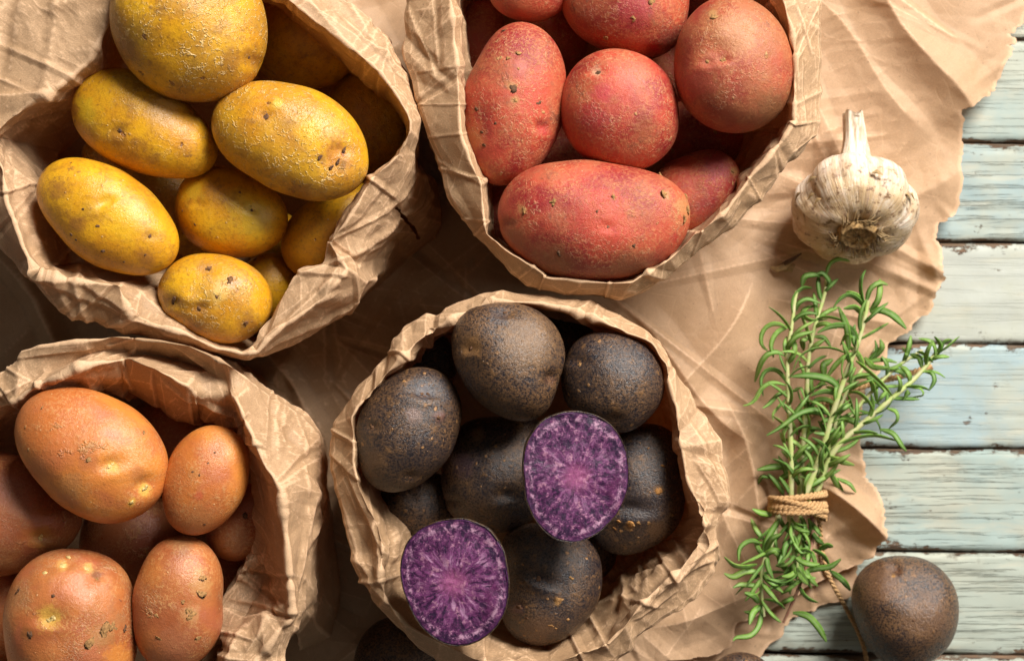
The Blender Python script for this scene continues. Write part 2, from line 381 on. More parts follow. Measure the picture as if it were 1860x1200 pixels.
# ------------------------------------------------------------------ wooden table of painted boards
def mat_boards():
    m = NT('weathered_painted_wood'); v = m.coord(world=True)
    oc = m.n('ObjectInfo').outputs['Color']; rnd = m.n('ObjectInfo').outputs['Random']
    off = m.n('CombineXYZ', i={0: m.math('MULTIPLY', rnd, 3.0), 1: 0.0, 2: m.math('MULTIPLY', rnd, 5.0)}).outputs[0]
    v = m.n('VectorMath', operation='ADD', i={0: v, 1: off}).outputs[0]
    vw = m.warp(v, 10, .003)
    gs = m.n('VectorMath', operation='MULTIPLY', i={0: vw, 1: (1.0, 36.0, 1.0)}).outputs[0]
    grain = m.noise(gs, 15, 4, .6); grain2 = m.noise(m.n('VectorMath', operation='MULTIPLY', i={0: vw, 1: (1.0, 40.0, 1.0)}).outputs[0], 22, 4, .7)
    gk = m.ramp(m.noise(v, 14, 1), .35, .65, .35, 1)
    alpha = m.n('ObjectInfo').outputs['Alpha']     # grooved-ness of the board
    paint = m.mix(m.ramp(m.noise(v, 26, 4, .6), .42, .66, 0, .8), oc, (.42, .43, .35))
    paint = m.mix(m.ramp(m.noise(m.n('VectorMath', operation='MULTIPLY', i={0: v, 1: (1., 5., 1.)}).outputs[0], 30, 4, .6), .52, .68, 0, .5), paint, (.50, .48, .38))
    paint = m.mix(m.ramp(m.noise(v, 200, 3), .5, .7, 0, .25), paint, (.40, .42, .36))
    wood = m.mix(m.ramp(grain2, .35, .65), (.20, .12, .07), (.05, .032, .022))
    groove = m.math('MULTIPLY', m.ramp(grain, .53, .61), alpha)
    c = m.mix(m.math('MULTIPLY', groove, m.math('MULTIPLY', gk, .42)), paint, (.20, .20, .15))
    crack = m.ramp(grain2, .62, .70, 0, 1)
    crack = m.math('MULTIPLY', crack, m.ramp(m.noise(v, 30, 2), .5, .6))
    c = m.mix(m.math('MULTIPLY', crack, .7), c, (.10, .07, .05))
    # worn edges and chips: the distance to the board edge is stored on the mesh
    ed = m.n('Attribute', attribute_name='edge').outputs['Fac']
    en = m.noise(m.n('VectorMath', operation='MULTIPLY', i={0: v, 1: (1.0, 2.2, 1.0)}).outputs[0], 95, 5, .72)
    big = m.noise(v, 16, 3, .5)
    wear = m.ramp(m.math('ADD', m.math('ADD', en, m.math('MULTIPLY', m.math('SUBTRACT', big, .5), .9)), m.math('MULTIPLY', ed, .40)), .79, .86)
    c = m.mix(wear, c, wood)
    dirt = m.ramp(m.math('ADD', m.noise(v, 130, 4, .7), m.math('MULTIPLY', ed, .28)), .68, .86, 0, .6)
    c = m.mix(dirt, c, (.13, .10, .07))
    chips = m.ramp(m.noise(m.n('VectorMath', operation='MULTIPLY', i={0: v, 1: (1., 2.4, 1.)}).outputs[0], 75, 6, .78), .65, .665)
    c = m.mix(m.math('MULTIPLY', chips, .8), c, wood)
    h = m.math('SUBTRACT', m.math('MULTIPLY', m.noise(v, 200, 3), .12), m.math('ADD', m.math('ADD', m.math('MULTIPLY', groove, .6), m.math('MULTIPLY', wear, .5)), m.math('MULTIPLY', chips, .4)))
    return m.bsdf(c, m.ramp(en, .3, .7, .58, .8), m.bump(h, .8, .0012), .3)
BOARD = mat_boards()
table = empty('wooden_table'); table['kind'] = 'structure'
under = simple('dark_wood_underside', (.035, .024, .016), .9)
edges = [-130, 66, 254, 434, 619, 810, 998, 1185, 1370]
tints = [(.40, .45, .41), (.33, .40, .37), (.31, .40, .40), (.44, .46, .41), (.33, .42, .43), (.34, .42, .39), (.38, .42, .36), (.40, .43, .37)]
groov = [.4, .5, .9, .15, .25, 1.0, .95, .8]
for i in range(8):
    y1 = W(0, edges[i])[1]-.0004; y0 = W(0, edges[i+1])[1]+.0004
    nx, ny = 260, 26
    xs = np.linspace(-.42, .42, nx); t = np.linspace(0, 1, ny); t = .5-.5*np.cos(np.pi*t)
    wob0 = vnoise(np.stack([xs, xs*0+i, xs*0], 1), .03, 5)*.0007; wob1 = vnoise(np.stack([xs, xs*0+i+.5, xs*0], 1), .03, 9)*.0007
    V = []
    X, T = np.meshgrid(xs, t, indexing='ij')
    Y = (y0+wob0[:, None])*(1-T)+(y1+wob1[:, None])*T
    slope = .0045*(X/.42)*1.0
    Y = Y-slope*0.6
    d = np.minimum(T, 1-T)*(y1-y0)
    P = np.stack([X.ravel(), Y.ravel(), Y.ravel()*0+i*.37], 1)
    Z = -.0022*np.exp(-(d/.0010)**1.3)+.0005*vnoise(P, .012, 3).reshape(X.shape)+.0004*vnoise(P*np.array([1, 9, 1]), .02, 4).reshape(X.shape)
    top = np.stack([X, Y, Z-.0012], -1)
    lo = top.copy()[:, [0, -1]]; lo[..., 2] = -.022
    full = np.concatenate([lo[:, :1], top, lo[:, 1:]], 1)       # skirts down both long sides
    n2 = ny+2
    me = mesh('plank', full.reshape(-1, 3), grid_faces(nx, n2), BOARD)
    at = me.attributes.new('edge', 'FLOAT', 'POINT')
    ea = np.zeros((nx, n2)); ea[:, 1:-1] = np.exp(-(d/.0035)); ea[:, 0] = 1; ea[:, -1] = 1
    at.data.foreach_set('value', ea.ravel().astype(np.float32))
    o = obj('plank', me, table); o.color = (*tints[i], groov[i])
bv = [(-.43, -.3, -.023), (.43, -.3, -.023), (.43, .3, -.023), (-.43, .3, -.023), (-.43, -.3, -.04), (.43, -.3, -.04), (.43, .3, -.04), (-.43, .3, -.04)]
obj('batten', mesh('batten', bv, [(0, 1, 2, 3), (7, 6, 5, 4), (0, 4, 5, 1), (1, 5, 6, 2), (2, 6, 7, 3), (3, 7, 4, 0)], under, False), table)

# ------------------------------------------------------------------ sheets of kraft paper with torn edges
def resample(pts, n, closed=False):
    p = np.array(pts, float)
    if closed: p = np.vstack([p, p[:1]])
    d = np.r_[0, np.cumsum(np.linalg.norm(np.diff(p, axis=0), axis=1))]
    t = np.linspace(0, d[-1], n, endpoint=not closed)
    return np.stack([np.interp(t, d, p[:, k]) for k in range(p.shape[1])], 1)
def sheet(name, edge, nrow, ncol, z0, amp, seed, ridges=(), lift=()):
    E = resample(edge, nrow)
    s = np.arange(nrow)/nrow
    jt = np.stack([np.arange(nrow)*1.0, np.zeros(nrow), np.zeros(nrow)], 1)
    nrm = np.gradient(E, axis=0); nrm = np.stack([nrm[:, 1], -nrm[:, 0]], 1); nrm /= np.linalg.norm(nrm, axis=1)[:, None]+1e-9
    wv = 5*vnoise(jt, 30, seed)+3*vnoise(jt, 10, seed+1)+2.4*vnoise(jt, 4, seed+2)+2.0*vnoise(jt, 1.7, seed+3)*(.4+vnoise(jt, 14, seed+4)**2*2.5)
    Es = E.copy()
    for _ in range(60): Es[1:-1] = .25*Es[:-2]+.5*Es[1:-1]+.25*Es[2:]
    Ew = E+nrm*wv[:, None]
    for q_ in (Es, Ew): q_[:, 1] = np.maximum.accumulate(q_[:, 1])+np.arange(nrow)*.02
    ly = np.interp(s, [0, 1], [edge[0][1], edge[-1][1]])
    u = np.linspace(0, 1, ncol)**.72
    wq = u**14; PX = -260+(Es[:, :1]+260)*u+(Ew-Es)[:, :1]*wq; PY = ly[:, None]*(1-u)+Es[:, 1:]*u+(Ew-Es)[:, 1:]*wq
    k = PIC_W/1860
    X = (PX-930)*k; Y = (600-PY)*k
    P = np.stack([X.ravel(), Y.ravel(), np.zeros(X.size)], 1)
    Pw = P+np.stack([vnoise(P, .06, seed+5), vnoise(P, .06, seed+6), P[:, 0]*0], 1)*.012
    msk = .35+.65*np.clip(.5+1.2*vnoise(P, .07, seed+7), 0, 1)
    h = amp*(crumple(Pw*np.array([1, .6, 1]), .070, seed)*.38+msk*crumple(Pw, .030, seed+11)*.24+msk**2*crumple(Pw*np.array([1, 1.5, 1]), .0125, seed+19)*.12)+amp*.5*(vnoise(P, .09, seed+8)+1)+folds(P, seed, 300, (-.26, .27, -.18, .18, -.01, .01), .0019, .0052, .034)
    PXf, PYf = PX.ravel(), PY.ravel()
    for (x0, y0, x1, y1, hh, wd) in ridges:         # long folds
        dx, dy = x1-x0, y1-y0; L = math.hypot(dx, dy)
        a = ((PXf-x0)*dx+(PYf-y0)*dy)/L; dist = ((PXf-x0)*dy-(PYf-y0)*dx)/L+12*np.sin(a/60+x0)
        fall = np.clip(1-np.maximum(np.maximum(-a, a-L), 0)/70, 0, 1)
        h = h+hh*fall*np.clip(1-np.abs(dist)/wd, 0, 1)**1.3
    for (x0, y0, r_, hh) in lift:
        h = h+hh*np.exp(-((PXf-x0)**2+(PYf-y0)**2)/r_**2)
    h = np.maximum(h, 0)
    Z = (z0+h).reshape(X.shape)
    Z[:, -1] -= .0001
    V = np.stack([X, Y, Z], -1)
    me = mesh(name, V.reshape(-1, 3), grid_faces(nrow, ncol), SHEET)
    N = normals(V, False); N *= np.sign(N[..., 2:])
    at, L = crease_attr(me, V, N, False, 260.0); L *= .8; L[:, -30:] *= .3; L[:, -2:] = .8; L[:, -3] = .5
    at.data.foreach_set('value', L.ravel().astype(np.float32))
    return obj(name, me)
edgeA = [(1960, -70), (1930, -30), (1700, 140), (1640, 300), (1600, 500), (1540, 640), (1500, 800), (1530, 960), (1558, 1020), (1545, 1076), (1482, 1098), (1432, 1122), (1392, 1160), (1372, 1200), (1300, 1280)]
pa = sheet('kraft_paper_sheet', edgeA, 360, 260, .0008, .0035, 41)
tag(pa, 'lower sheet of brown kraft paper peeping out under the rosemary towards the bare boards', 'paper')
edgeB = [(1985, -60), (1900, -20), (1862, 12), (1850, 45), (1822, 66), (1832, 78), (1812, 112), (1808, 145), (1798, 168), (1768, 186), (1735, 205), (1736, 242), (1743, 280), (1741, 345), (1726, 385), (1700, 402), (1691, 432), (1701, 480), (1698, 535), (1688, 562), (1650, 590), (1612, 622), (1604, 655),
         (1566, 700), (1548, 760), (1562, 822), (1580, 868), (1596, 915), (1593, 962), (1576, 996), (1530, 1022), (1440, 1072), (1374, 1101), (1340, 1116), (1334, 1140), (1325, 1160), (1300, 1172), (1255, 1177), (1212, 1172), (1190, 1200), (1150, 1290)]
ridB = [(1590, -10, 1735, 205, .010, 70), (1500, 40, 1640, 200, .004, 60), (1500, 280, 1430, 150, .003, 50), (1180, 620, 1320, 760, .005, 45), (1330, 560, 1240, 700, .004, 40),
        (1500, 900, 1590, 960, .009, 34), (1330, 780, 1380, 930, .004, 40), (640, 60, 720, 160, .006, 60), (1660, 560, 1480, 700, .003, 40), (60, 520, 110, 640, .006, 40), (10, 480, 100, 600, .005, 30),
        (500, 660, 560, 760, .005, 50), (1240, 1110, 1330, 1090, .006, 50), (1700, 330, 1560, 380, .004, 60)]
pb = sheet('kraft_paper_sheet', edgeB, 640, 430, .0062, .0048, 77, ridB, [(1560, 930, 60, .006), (1700, 60, 120, .006), (1690, 500, 70, .003)])
tag(pb, 'large crumpled sheet of brown kraft paper with a torn right edge, spread under the bags', 'paper')

# ------------------------------------------------------------------ paper bags
def catm(P, n):     # not used for corners, only for soft curves
    return resample(P, n)
def bag(label, centre, stations, seed, amps=(1, 1), ridges=(), gash=None, rs=(1.0, 1.0), nu=860, counts=(14, 26, 26, 30, 10, 16, 8), zd=(.128, .133, .122), rough_at=(), ext=(.975, .95, .93)):
    c0 = W(*centre, 0)[:2]
    rings = []
    for st in stations:
        I = st['I']; O = st['O']
        zi = I[2] if len(I) > 2 else zd[0]; zo = O[2] if len(O) > 2 else zd[2]
        wi = W(I[0], I[1], zi); wo = W(O[0], O[1], zo)
        if 'M' in st: M = st['M']; wm = W(M[0], M[1], M[2] if len(M) > 2 else zd[1])
        else: wm = W(I[0]*.9+O[0]*.1, I[1]*.9+O[1]*.1, zd[1])
        if 'N' in st: q = st['N']; wn = W(q[0], q[1], q[2])
        else: wn = wm*.12+wo*.88; wn[2] += .0008
        cc = np.array([wi[0], wi[1]]); cb = W(*centre, .13)[:2]
        deep = np.r_[cb+(cc-cb)*.94, .04]
        if 'Wd' in st: q = st['Wd']; ww = W(q[0], q[1], q[2] if len(q) > 2 else .085)
        else: ww = wi*.75+deep*.25
        co = wo[:2]
        uu = np.r_[cb+(co-cb)*ext[0], wo[2]-.022]
        ee = np.r_[cb+(co-cb)*ext[1], .06]; bb = np.r_[cb+(co-cb)*ext[2], .004]
        if 'E' in st:
            q = st['E']; ee = W(*q); uu = wo*.6+ee*.4; bb = np.r_[ee[:2]*.97+cb*.03, .004]
        rings.append([deep, ww, wi, wm, wn, wo, uu, ee, bb])
    A = np.array(rings)                                    # station, ring, 3
    n = len(A)
    seg = np.linalg.norm(np.roll(A[:, 3], -1, 0)-A[:, 3], axis=1)*.5+np.linalg.norm(np.roll(A[:, 5], -1, 0)-A[:, 5], axis=1)*.5
    cum = np.r_[0, np.cumsum(seg)]; t = np.arange(nu)/nu*cum[-1]
    i = np.clip(np.searchsorted(cum, t, 'right')-1, 0, n-1); f = (t-cum[i])/seg[i]
    G = A[i]*(1-f)[:, None, None]+A[(i+1) % n]*f[:, None, None]     # nu, ring, 3
    cols = []
    for r_ in range(8):
        m_ = counts[r_] if r_ < len(counts) else 8
        for q in range(m_):
            s_ = q/m_; cols.append(G[:, r_]*(1-s_)+G[:, r_+1]*s_)
    cols.append(G[:, 8])
    V = np.stack(cols, 1); nv = V.shape[1]
    for _ in range(1):                                     # take the knife edge off the folds
        V = .25*np.roll(V, 1, 0)+.5*V+.25*np.roll(V, -1, 0)
        V[:, 1:-1] = .25*V[:, :-2]+.5*V[:, 1:-1]+.25*V[:, 2:]
    Pj = V.reshape(-1, 3); jx = .0012*crumple(Pj, .020, seed+60)+.0003*vnoise(Pj, .0055, seed+61); jy = .0012*crumple(Pj, .020, seed+62)+.0003*vnoise(Pj, .0055, seed+63)
    V = V+np.stack([jx, jy, jx*.6], 1).reshape(V.shape)
    du = np.roll(V, -1, 0)-np.roll(V, 1, 0); dv = np.gradient(V, axis=1)
    N = np.cross(du, dv); N /= np.linalg.norm(N, axis=2, keepdims=True)+1e-12
    if N[:, counts[0]+counts[1]+counts[2]+4, 2].mean() < 0: N = -N
    P = V.reshape(-1, 3); Pw = P+np.stack([vnoise(P, .03, seed+5), vnoise(P, .03, seed+6), vnoise(P, .03, seed+7)], 1)*.003
    msk = np.clip(.55+.9*vnoise(P, .035, seed+8), .1, 1.1)
    loc = np.ones(len(P))
    for (x, y, rr, g) in rough_at:
        w = W(x, y, .12); loc += g*np.exp(-((P[:, 0]-w[0])**2+(P[:, 1]-w[1])**2)/rr**2)
    h = amps[0]*(.0022*crumple(Pw*np.array([1, 1, .8]), .034, seed)+.0004*vnoise(P, .05, seed+9))+amps[1]*loc*msk*(.0010*crumple(Pw, .016, seed+30)+.00035*crumple(Pw*1.1, .0070, seed+40))
    lo_, hi_ = P.min(0), P.max(0)
    h = h+folds(P, seed+3, 170, (lo_[0], hi_[0], lo_[1], hi_[1], .05, .14), .0016, .0040, .030)*(.5+.5*np.clip(loc, 0, 2))
    top_ = np.clip((P[:, 2]-.05)/.02, 0, 1)
    h = h+rs[0]*ridge_px(P, P[:, 2], [(q[0], q[1], q[2], q[3], q[4], q[5]*rs[1]) for q in ridges])*top_
    V = (P+N.reshape(-1, 3)*h[:, None]).reshape(V.shape)
    V[..., 2] = np.maximum(V[..., 2], .0015)
    faces = grid_faces(nu, nv, cu=True)
    if gash is not None:
        Fc = V.reshape(-1, 3)[faces].mean(1); k = PIC_W/1860*(CAM_H-Fc[:, 2])/CAM_H; fx = 930+Fc[:, 0]/k; fy = 600-Fc[:, 1]/k
        vi = (faces[:, 0] % nv) > sum(counts[:5]); cut = np.zeros(len(faces), bool)
        for q0, q1 in zip(gash[:-1], gash[1:]):
            L = math.hypot(q1[0]-q0[0], q1[1]-q0[1]); dx, dy = (q1[0]-q0[0])/L, (q1[1]-q0[1])/L
            a = (fx-q0[0])*dx+(fy-q0[1])*dy; d = np.abs((fx-q0[0])*dy-(fy-q0[1])*dx)
            cut |= (a > -2) & (a < L+2) & (d < 1.2+3.6*np.abs(vnoise(np.stack([fx, fy, fx*0], 1), 9.0, 3))) & vi
        faces = faces[~cut]
    root = empty('paper_bag', tuple(np.r_[W(*centre, .13)[:2], 0])); Lc = np.array(root.location)
    k1 = sum(counts[:2])+2
    me = mesh('bag_wall', V.reshape(-1, 3)-Lc, faces, KRAFT); obj('bag_wall', me, root)
    N2 = normals(V, True)
    if N2[:, counts[0]+counts[1]+counts[2]+4, 2].mean() < 0: N2 = -N2
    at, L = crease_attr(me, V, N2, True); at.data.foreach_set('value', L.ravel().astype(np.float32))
    ring0 = V[::8, 0]; cen = ring0.mean(0); vs = np.vstack([ring0, cen[None]])-Lc; m_ = len(ring0)
    obj('bag_bottom', mesh('bag_bottom', vs, [(a, (a+1) % m_, m_) for a in range(m_)], KRAFT), root)
    tag(root, label, 'paper bag', 'open kraft paper bags of potatoes')
    return root
def S(I, O, **k): return dict(I=I, O=O, **k)

red_st = [S((825, -60), (733, -60)), S((829, 0), (733, 0)), S((838, 90), (734, 95)), S((840, 118), (737, 112)), S((841, 150), (750, 150)), S((841, 192), (762, 195)), S((843, 242), (778, 250)), S((866, 300), (797, 305)),
    S((879, 328), (806, 340)), S((881, 365), (822, 366)), S((884, 405), (845, 400)), S((886, 425), (862, 425)), S((915, 448), (890, 455)), S((950, 470), (925, 490)), S((989, 494), (957, 520)), S((991, 501), (980, 527)),
    S((1060, 509), (1030, 537)), S((1105, 511), (1098, 537)), S((1150, 508), (1125, 543)), S((1190, 488), (1180, 522)), S((1236, 452), (1228, 487)), S((1262, 421), (1257, 463)), S((1272, 419), (1290, 440)), S((1310, 385), (1330, 408)),
    S((1345, 343), (1381, 366)), S((1358, 322), (1387, 352)), S((1385, 292), (1425, 305)), S((1412, 258), (1450, 282)), S((1434, 226), (1478, 248)), S((1441, 221), (1483, 222)), S((1438, 180), (1488, 150)), S((1441, 110), (1491, 100)),
    S((1430, 55), (1490, 40)), S((1412, 0), (1489, 0)), S((1405, -60), (1485, -80)), S((1300, -170), (1340, -230)), S((1100, -200), (1100, -260)), S((900, -160), (850, -220))]
red_rg = [(745,20,790,130,2.5,16),(790,0,800,110,-2,18),(750,190,842,190,1.6,8),(765,130,835,120,1.5,20),(780,250,870,240,1.2,10),(800,305,880,325,2,12),(830,395,882,400,1.8,12),(862,425,886,402,2,10),(950,500,990,470,2,12),(980,527,991,500,2,7),(1100,535,1108,505,2.2,12),(1190,520,1210,470,1.6,12),(1258,460,1275,420,2.2,8),(1290,440,1340,370,1.6,12),(1383,365,1360,322,2.2,6),(1400,335,1460,260,-1.8,14),(1440,270,1483,240,2,10),(1440,226,1480,222,2.4,10),(1450,20,1470,90,2.2,16),(1445,100,1480,20,2,14),(1455,120,1460,215,1.8,14),(1440,60,1450,160,1.6,12)]
bag('kraft paper bag with a neatly folded rim holding the red potatoes', (1120, 170), red_st, 101, (.9, 1.0), red_rg, rs=(.45, .55), nu=900, rough_at=[(1460, 230, .012, .8)])

blk_st = [S((645, 790), (602, 800)), S((643, 755), (607, 768)), S((652, 738), (628, 735)), S((690, 700), (655, 695)), S((712, 672), (680, 660)), S((742, 646), (702, 640)), S((760, 626), (715, 617)), S((785, 605), (765, 583)),
    S((830, 577), (830, 550)), S((873, 560), (885, 533)), S((889, 547), (912, 529)), S((950, 551), (980, 541)), S((1028, 561), (1050, 546)), S((1068, 576), (1085, 555)), S((1112, 595), (1130, 574)), S((1168, 617), (1174, 605)),
    S((1176, 620), (1200, 640)), S((1203, 660), (1235, 682)), S((1214, 708), (1256, 706)), S((1220, 738), (1285, 755)), S((1226, 800), (1308, 812), Wd=(1245, 800, .09)), S((1238, 865), (1322, 866), Wd=(1252, 880, .09)), S((1262, 920), (1323, 920), Wd=(1240, 915, .08)),
    S((1275, 955), (1306, 962), Wd=(1205, 950, .075)), S((1272, 985), (1297, 1040), Wd=(1190, 985, .07)), S((1232, 1030), (1262, 1088), Wd=(1150, 1005, .07)), S((1172, 1082), (1188, 1137), Wd=(1100, 1030, .06)), S((1140, 1125), (1150, 1166), Wd=(1075, 1070, .06)),
    S((1100, 1165), (1120, 1205), Wd=(1050, 1120, .07)), S((1000, 1205), (1040, 1245), Wd=(990, 1160, .08)), S((880, 1195), (900, 1250), Wd=(900, 1140, .08)), S((800, 1165), (790, 1200), Wd=(840, 1100, .08)), S((742, 1135), (722, 1136), Wd=(800, 1060, .075)),
    S((702, 1090), (688, 1102), Wd=(770, 1010, .07)), S((694, 1040), (655, 1030), Wd=(765, 975, .07)), S((698, 992), (640, 985), Wd=(745, 955, .07)), S((690, 950), (628, 940), Wd=(715, 930, .08)), S((657, 880), (612, 900)), S((646, 830), (603, 845))]
blk_rg = [(1255,770,1290,850,2.0,22),(1270,850,1300,900,1.5,15),(1225,960,1240,1010,2.5,16),(1180,975,1225,1050,3,18),(1130,1000,1135,1085,3,16),(1170,1000,1160,1060,-2.5,16),(1200,1060,1290,1020,2.5,18),(1135,1085,1190,1100,2,15),(1160,1120,1220,1080,2,14),(1075,1120,1100,1170,2.5,16),(1040,1160,1060,1200,2.5,18),(640,880,690,990,2,18),(680,960,695,1050,2,14),(655,1010,700,1090,2,16),(720,1050,760,1120,2,18),(875,1160,880,1200,3,14),(960,1180,1010,1170,2,20),(610,830,650,870,2,14),(600,775,640,800,1.8,10),(700,640,760,650,1.8,9),(860,555,890,545,1.5,10)]
bag('kraft paper bag in the lower middle holding the black potatoes and the two purple halves', (960, 870), blk_st, 211, (1.0, 1.15), blk_rg, rs=(.9, .8), nu=900, rough_at=[(1230, 1010, .022, 1.2), (1150, 1100, .02, .8), (1290, 900, .02, .5)])

yel_st = [S((470, -25), (600, -30), Wd=(460, -20, .11)), S((510, 0), (628, 2), Wd=(500, 2, .11)), S((570, 44), (672, 28), Wd=(555, 48, .11)), S((612, 76), (695, 50), Wd=(598, 84, .108)), S((655, 106), (712, 85), Wd=(636, 122, .106)), S((690, 138), (728, 112), Wd=(672, 155, .105)),
    S((712, 162), (738, 150), Wd=(700, 167, .105)), S((726, 184), (748, 176)), S((738, 204), (754, 200)), S((743, 222), (757, 218)), S((743, 238), (757, 252)), S((718, 283), (756, 283)), S((702, 296), (747, 308), E=(790, 330, .05)), S((670, 321), (725, 350), E=(800, 380, .05)),
    S((658, 346), (712, 366), E=(800, 405, .045)), S((630, 390), (690, 392), E=(790, 428, .035)), S((599, 433), (670, 430), E=(762, 448, .04)), S((595, 441), (650, 474), E=(736, 466, .05)), S((583, 480), (668, 512, .112), M=(634, 492), E=(700, 500, .07)), S((548, 491), (640, 558, .108), M=(598, 532)),
    S((522, 520), (600, 592, .108), M=(560, 562)), S((492, 565), (550, 620, .112), M=(518, 588)), S((470, 600), (517, 632, .114), M=(484, 618)), S((463, 633), (480, 648, .118), M=(467, 640)), S((436, 640), (442, 656)), S((400, 632), (380, 643), Wd=(410, 600, .10)), S((340, 606), (300, 620), Wd=(380, 560, .085)),
    S((288, 560, .126), (200, 592), Wd=(380, 530, .075), M=(240, 582)), S((225, 512, .124), (145, 573), Wd=(340, 490, .07)), S((150, 508, .124), (103, 552), Wd=(280, 460, .07)), S((66, 495), (55, 505), Wd=(140, 480, .085)), S((45, 440), (0, 442), Wd=(110, 420, .085)),
    S((20, 365), (-40, 390), Wd=(80, 350, .09)), S((15, 310, .118), (-90, 300), Wd=(90, 300, .085)), S((-5, 252, .118), (-130, 220), Wd=(110, 275, .07)), S((60, 206, .118), (-130, 140), Wd=(125, 245, .065)), S((130, 166, .118), (-120, 60), Wd=(150, 215, .065)),
    S((190, 125, .112), (-60, -40)), S((215, 60, .106), (40, -110)), S((225, -20, .106), (180, -130)), S((350, -90), (360, -150))]
yel_rg = [(463,632,590,520,2.5,20),(520,582,600,530,-2.5,14),(545,495,620,500,2,14),(600,440,650,478,-1.5,6),(668,322,712,355,1.8,10),(0,260,70,480,2,30),(65,495,300,600,2,22),(50,500,150,470,2,25),(150,510,230,560,2,20),(0,350,66,335,1.8,12),(60,490,130,575,1.5,16),(560,10,650,100,2.5,24),(640,10,700,110,2,18),(700,80,690,150,2,18),(0,175,100,170,3,24),(100,170,200,110,2,24),(620,575,690,500,1.5,14),(700,400,660,470,2,14),(690,360,620,440,-1.5,20)]
bag('kraft paper bag with a wide loose rim holding the yellow potatoes', (370, 270), yel_st, 307, (1.1, 1.0), yel_rg, gash=[(722, 379), (735, 397), (750, 413), (761, 433)], nu=980, counts=(14, 26, 26, 26, 8, 16, 60, 8), rough_at=[(560, 560, .02, .6), (60, 60, .03, .6)], zd=(.128, .133, .120))

def T(I, M, N, O, **k): return dict(I=I, M=M, N=N, O=O, **k)
ora_st = [T((-70, 820, .12), (-90, 800, .13), (-105, 785, .125), (-130, 770, .12)), T((-5, 765, .112), (-8, 742, .12), (-6, 722, .126), (-14, 690, .12)), T((24, 738, .118), (22, 728, .128), (34, 700, .130), (30, 655, .122)), T((34, 733, .118), (38, 722, .130), (58, 690, .126), (38, 638, .124)), T((80, 712, .120), (70, 698, .134), (98, 672, .126), (70, 630, .128)),
    T((125, 702, .120), (110, 684, .136), (150, 648, .126), (135, 621, .132)), T((170, 706, .118), (146, 666, .138), (200, 634, .125), (200, 611, .134)), T((186, 705, .112), (180, 660, .136), (226, 636, .122), (215, 611, .135)), T((222, 724, .110), (226, 652, .130), (240, 646, .120), (252, 614, .134)), T((232, 712, .112), (240, 653, .139), (268, 642, .118), (290, 619, .134)),
    T((300, 746, .112), (285, 672, .140), (318, 652, .116), (342, 628, .136)), T((350, 770, .112), (340, 700, .139), (366, 668, .118), (392, 650, .138)), T((357, 752, .110), (362, 722, .130), (404, 690, .128), (420, 668, .134)), T((392, 772, .112), (405, 738, .124), (428, 726, .140), (462, 695, .124)), T((412, 783, .114), (428, 752, .120), (446, 770, .141), (505, 724, .115)),
    T((424, 784, .112), (440, 790, .122), (460, 800, .142), (550, 756, .110)), T((434, 806, .112), (452, 826, .118), (480, 840, .143), (579, 802, .106)), T((459, 845, .108), (476, 866, .118), (508, 888, .143), (588, 848, .105)), T((462, 900, .105), (480, 910, .116), (513, 912, .142), (589, 900, .106), E=(590, 900, .05)),
    T((462, 960, .105), (484, 960, .114), (517, 955, .141), (580, 958, .108), E=(598, 960, .05)), T((462, 1008, .106), (486, 1010, .112), (522, 1010, .140), (566, 1012, .112), E=(608, 1040, .045)), T((447, 1017, .110), (482, 1030, .106), (527, 1060, .138), (555, 1062, .116), E=(614, 1105, .04)), T((428, 1056, .108), (475, 1075, .102), (531, 1100, .136), (546, 1098, .120), E=(602, 1160, .035)),
    T((402, 1100, .106), (450, 1118, .108), (531, 1124, .134), (539, 1124, .122), E=(545, 1185, .03)), T((398, 1145, .110), (440, 1150, .124), (497, 1158, .132), (531, 1150, .122)), T((408, 1172, .120), (420, 1172, .128), (470, 1192, .130), (505, 1196, .122)), T((380, 1235, .12), (400, 1245, .13), (440, 1252, .128), (470, 1262, .12)),
    T((200, 1320, .12), (205, 1335, .13), (215, 1350, .128), (230, 1380, .12)), T((-60, 1280, .12), (-70, 1295, .13), (-80, 1305, .128), (-100, 1340, .12)), T((-140, 1050, .12), (-150, 1050, .13), (-165, 1050, .128), (-200, 1050, .12))]
ora_rg = [(145,665,235,640,2,12),(225,660,240,700,2.5,10),(355,720,362,760,2,10),(420,720,480,830,1.5,12),(440,800,470,810,2.5,12),(425,785,445,760,-2,10),(510,900,530,1110,1.5,10),(550,800,560,1000,1.2,14),(540,760,575,900,1.5,20),(480,1020,520,1060,2,14),(450,1045,520,1050,-3,22),(440,1090,520,1110,3,22),(450,1050,510,1100,-2.5,18),(400,1150,450,1160,2.5,14),(460,1170,520,1100,2.5,18),(30,730,100,700,2,12),(100,690,140,670,2,12),(40,650,160,630,1.5,12),(200,625,240,615,2,8),(280,690,290,745,-2,14),(0,700,30,740,2,12)]
bag('kraft paper bag with a deeply rolled rim holding the orange-brown potatoes', (230, 980), ora_st, 419, (.9, .9), ora_rg, rs=(.8, .8), nu=960, counts=(14, 22, 30, 26, 30, 14, 8), rough_at=[(470, 1090, .02, 1.2), (110, 690, .02, .6), (420, 770, .012, .5)], ext=(.97, .93, .9))

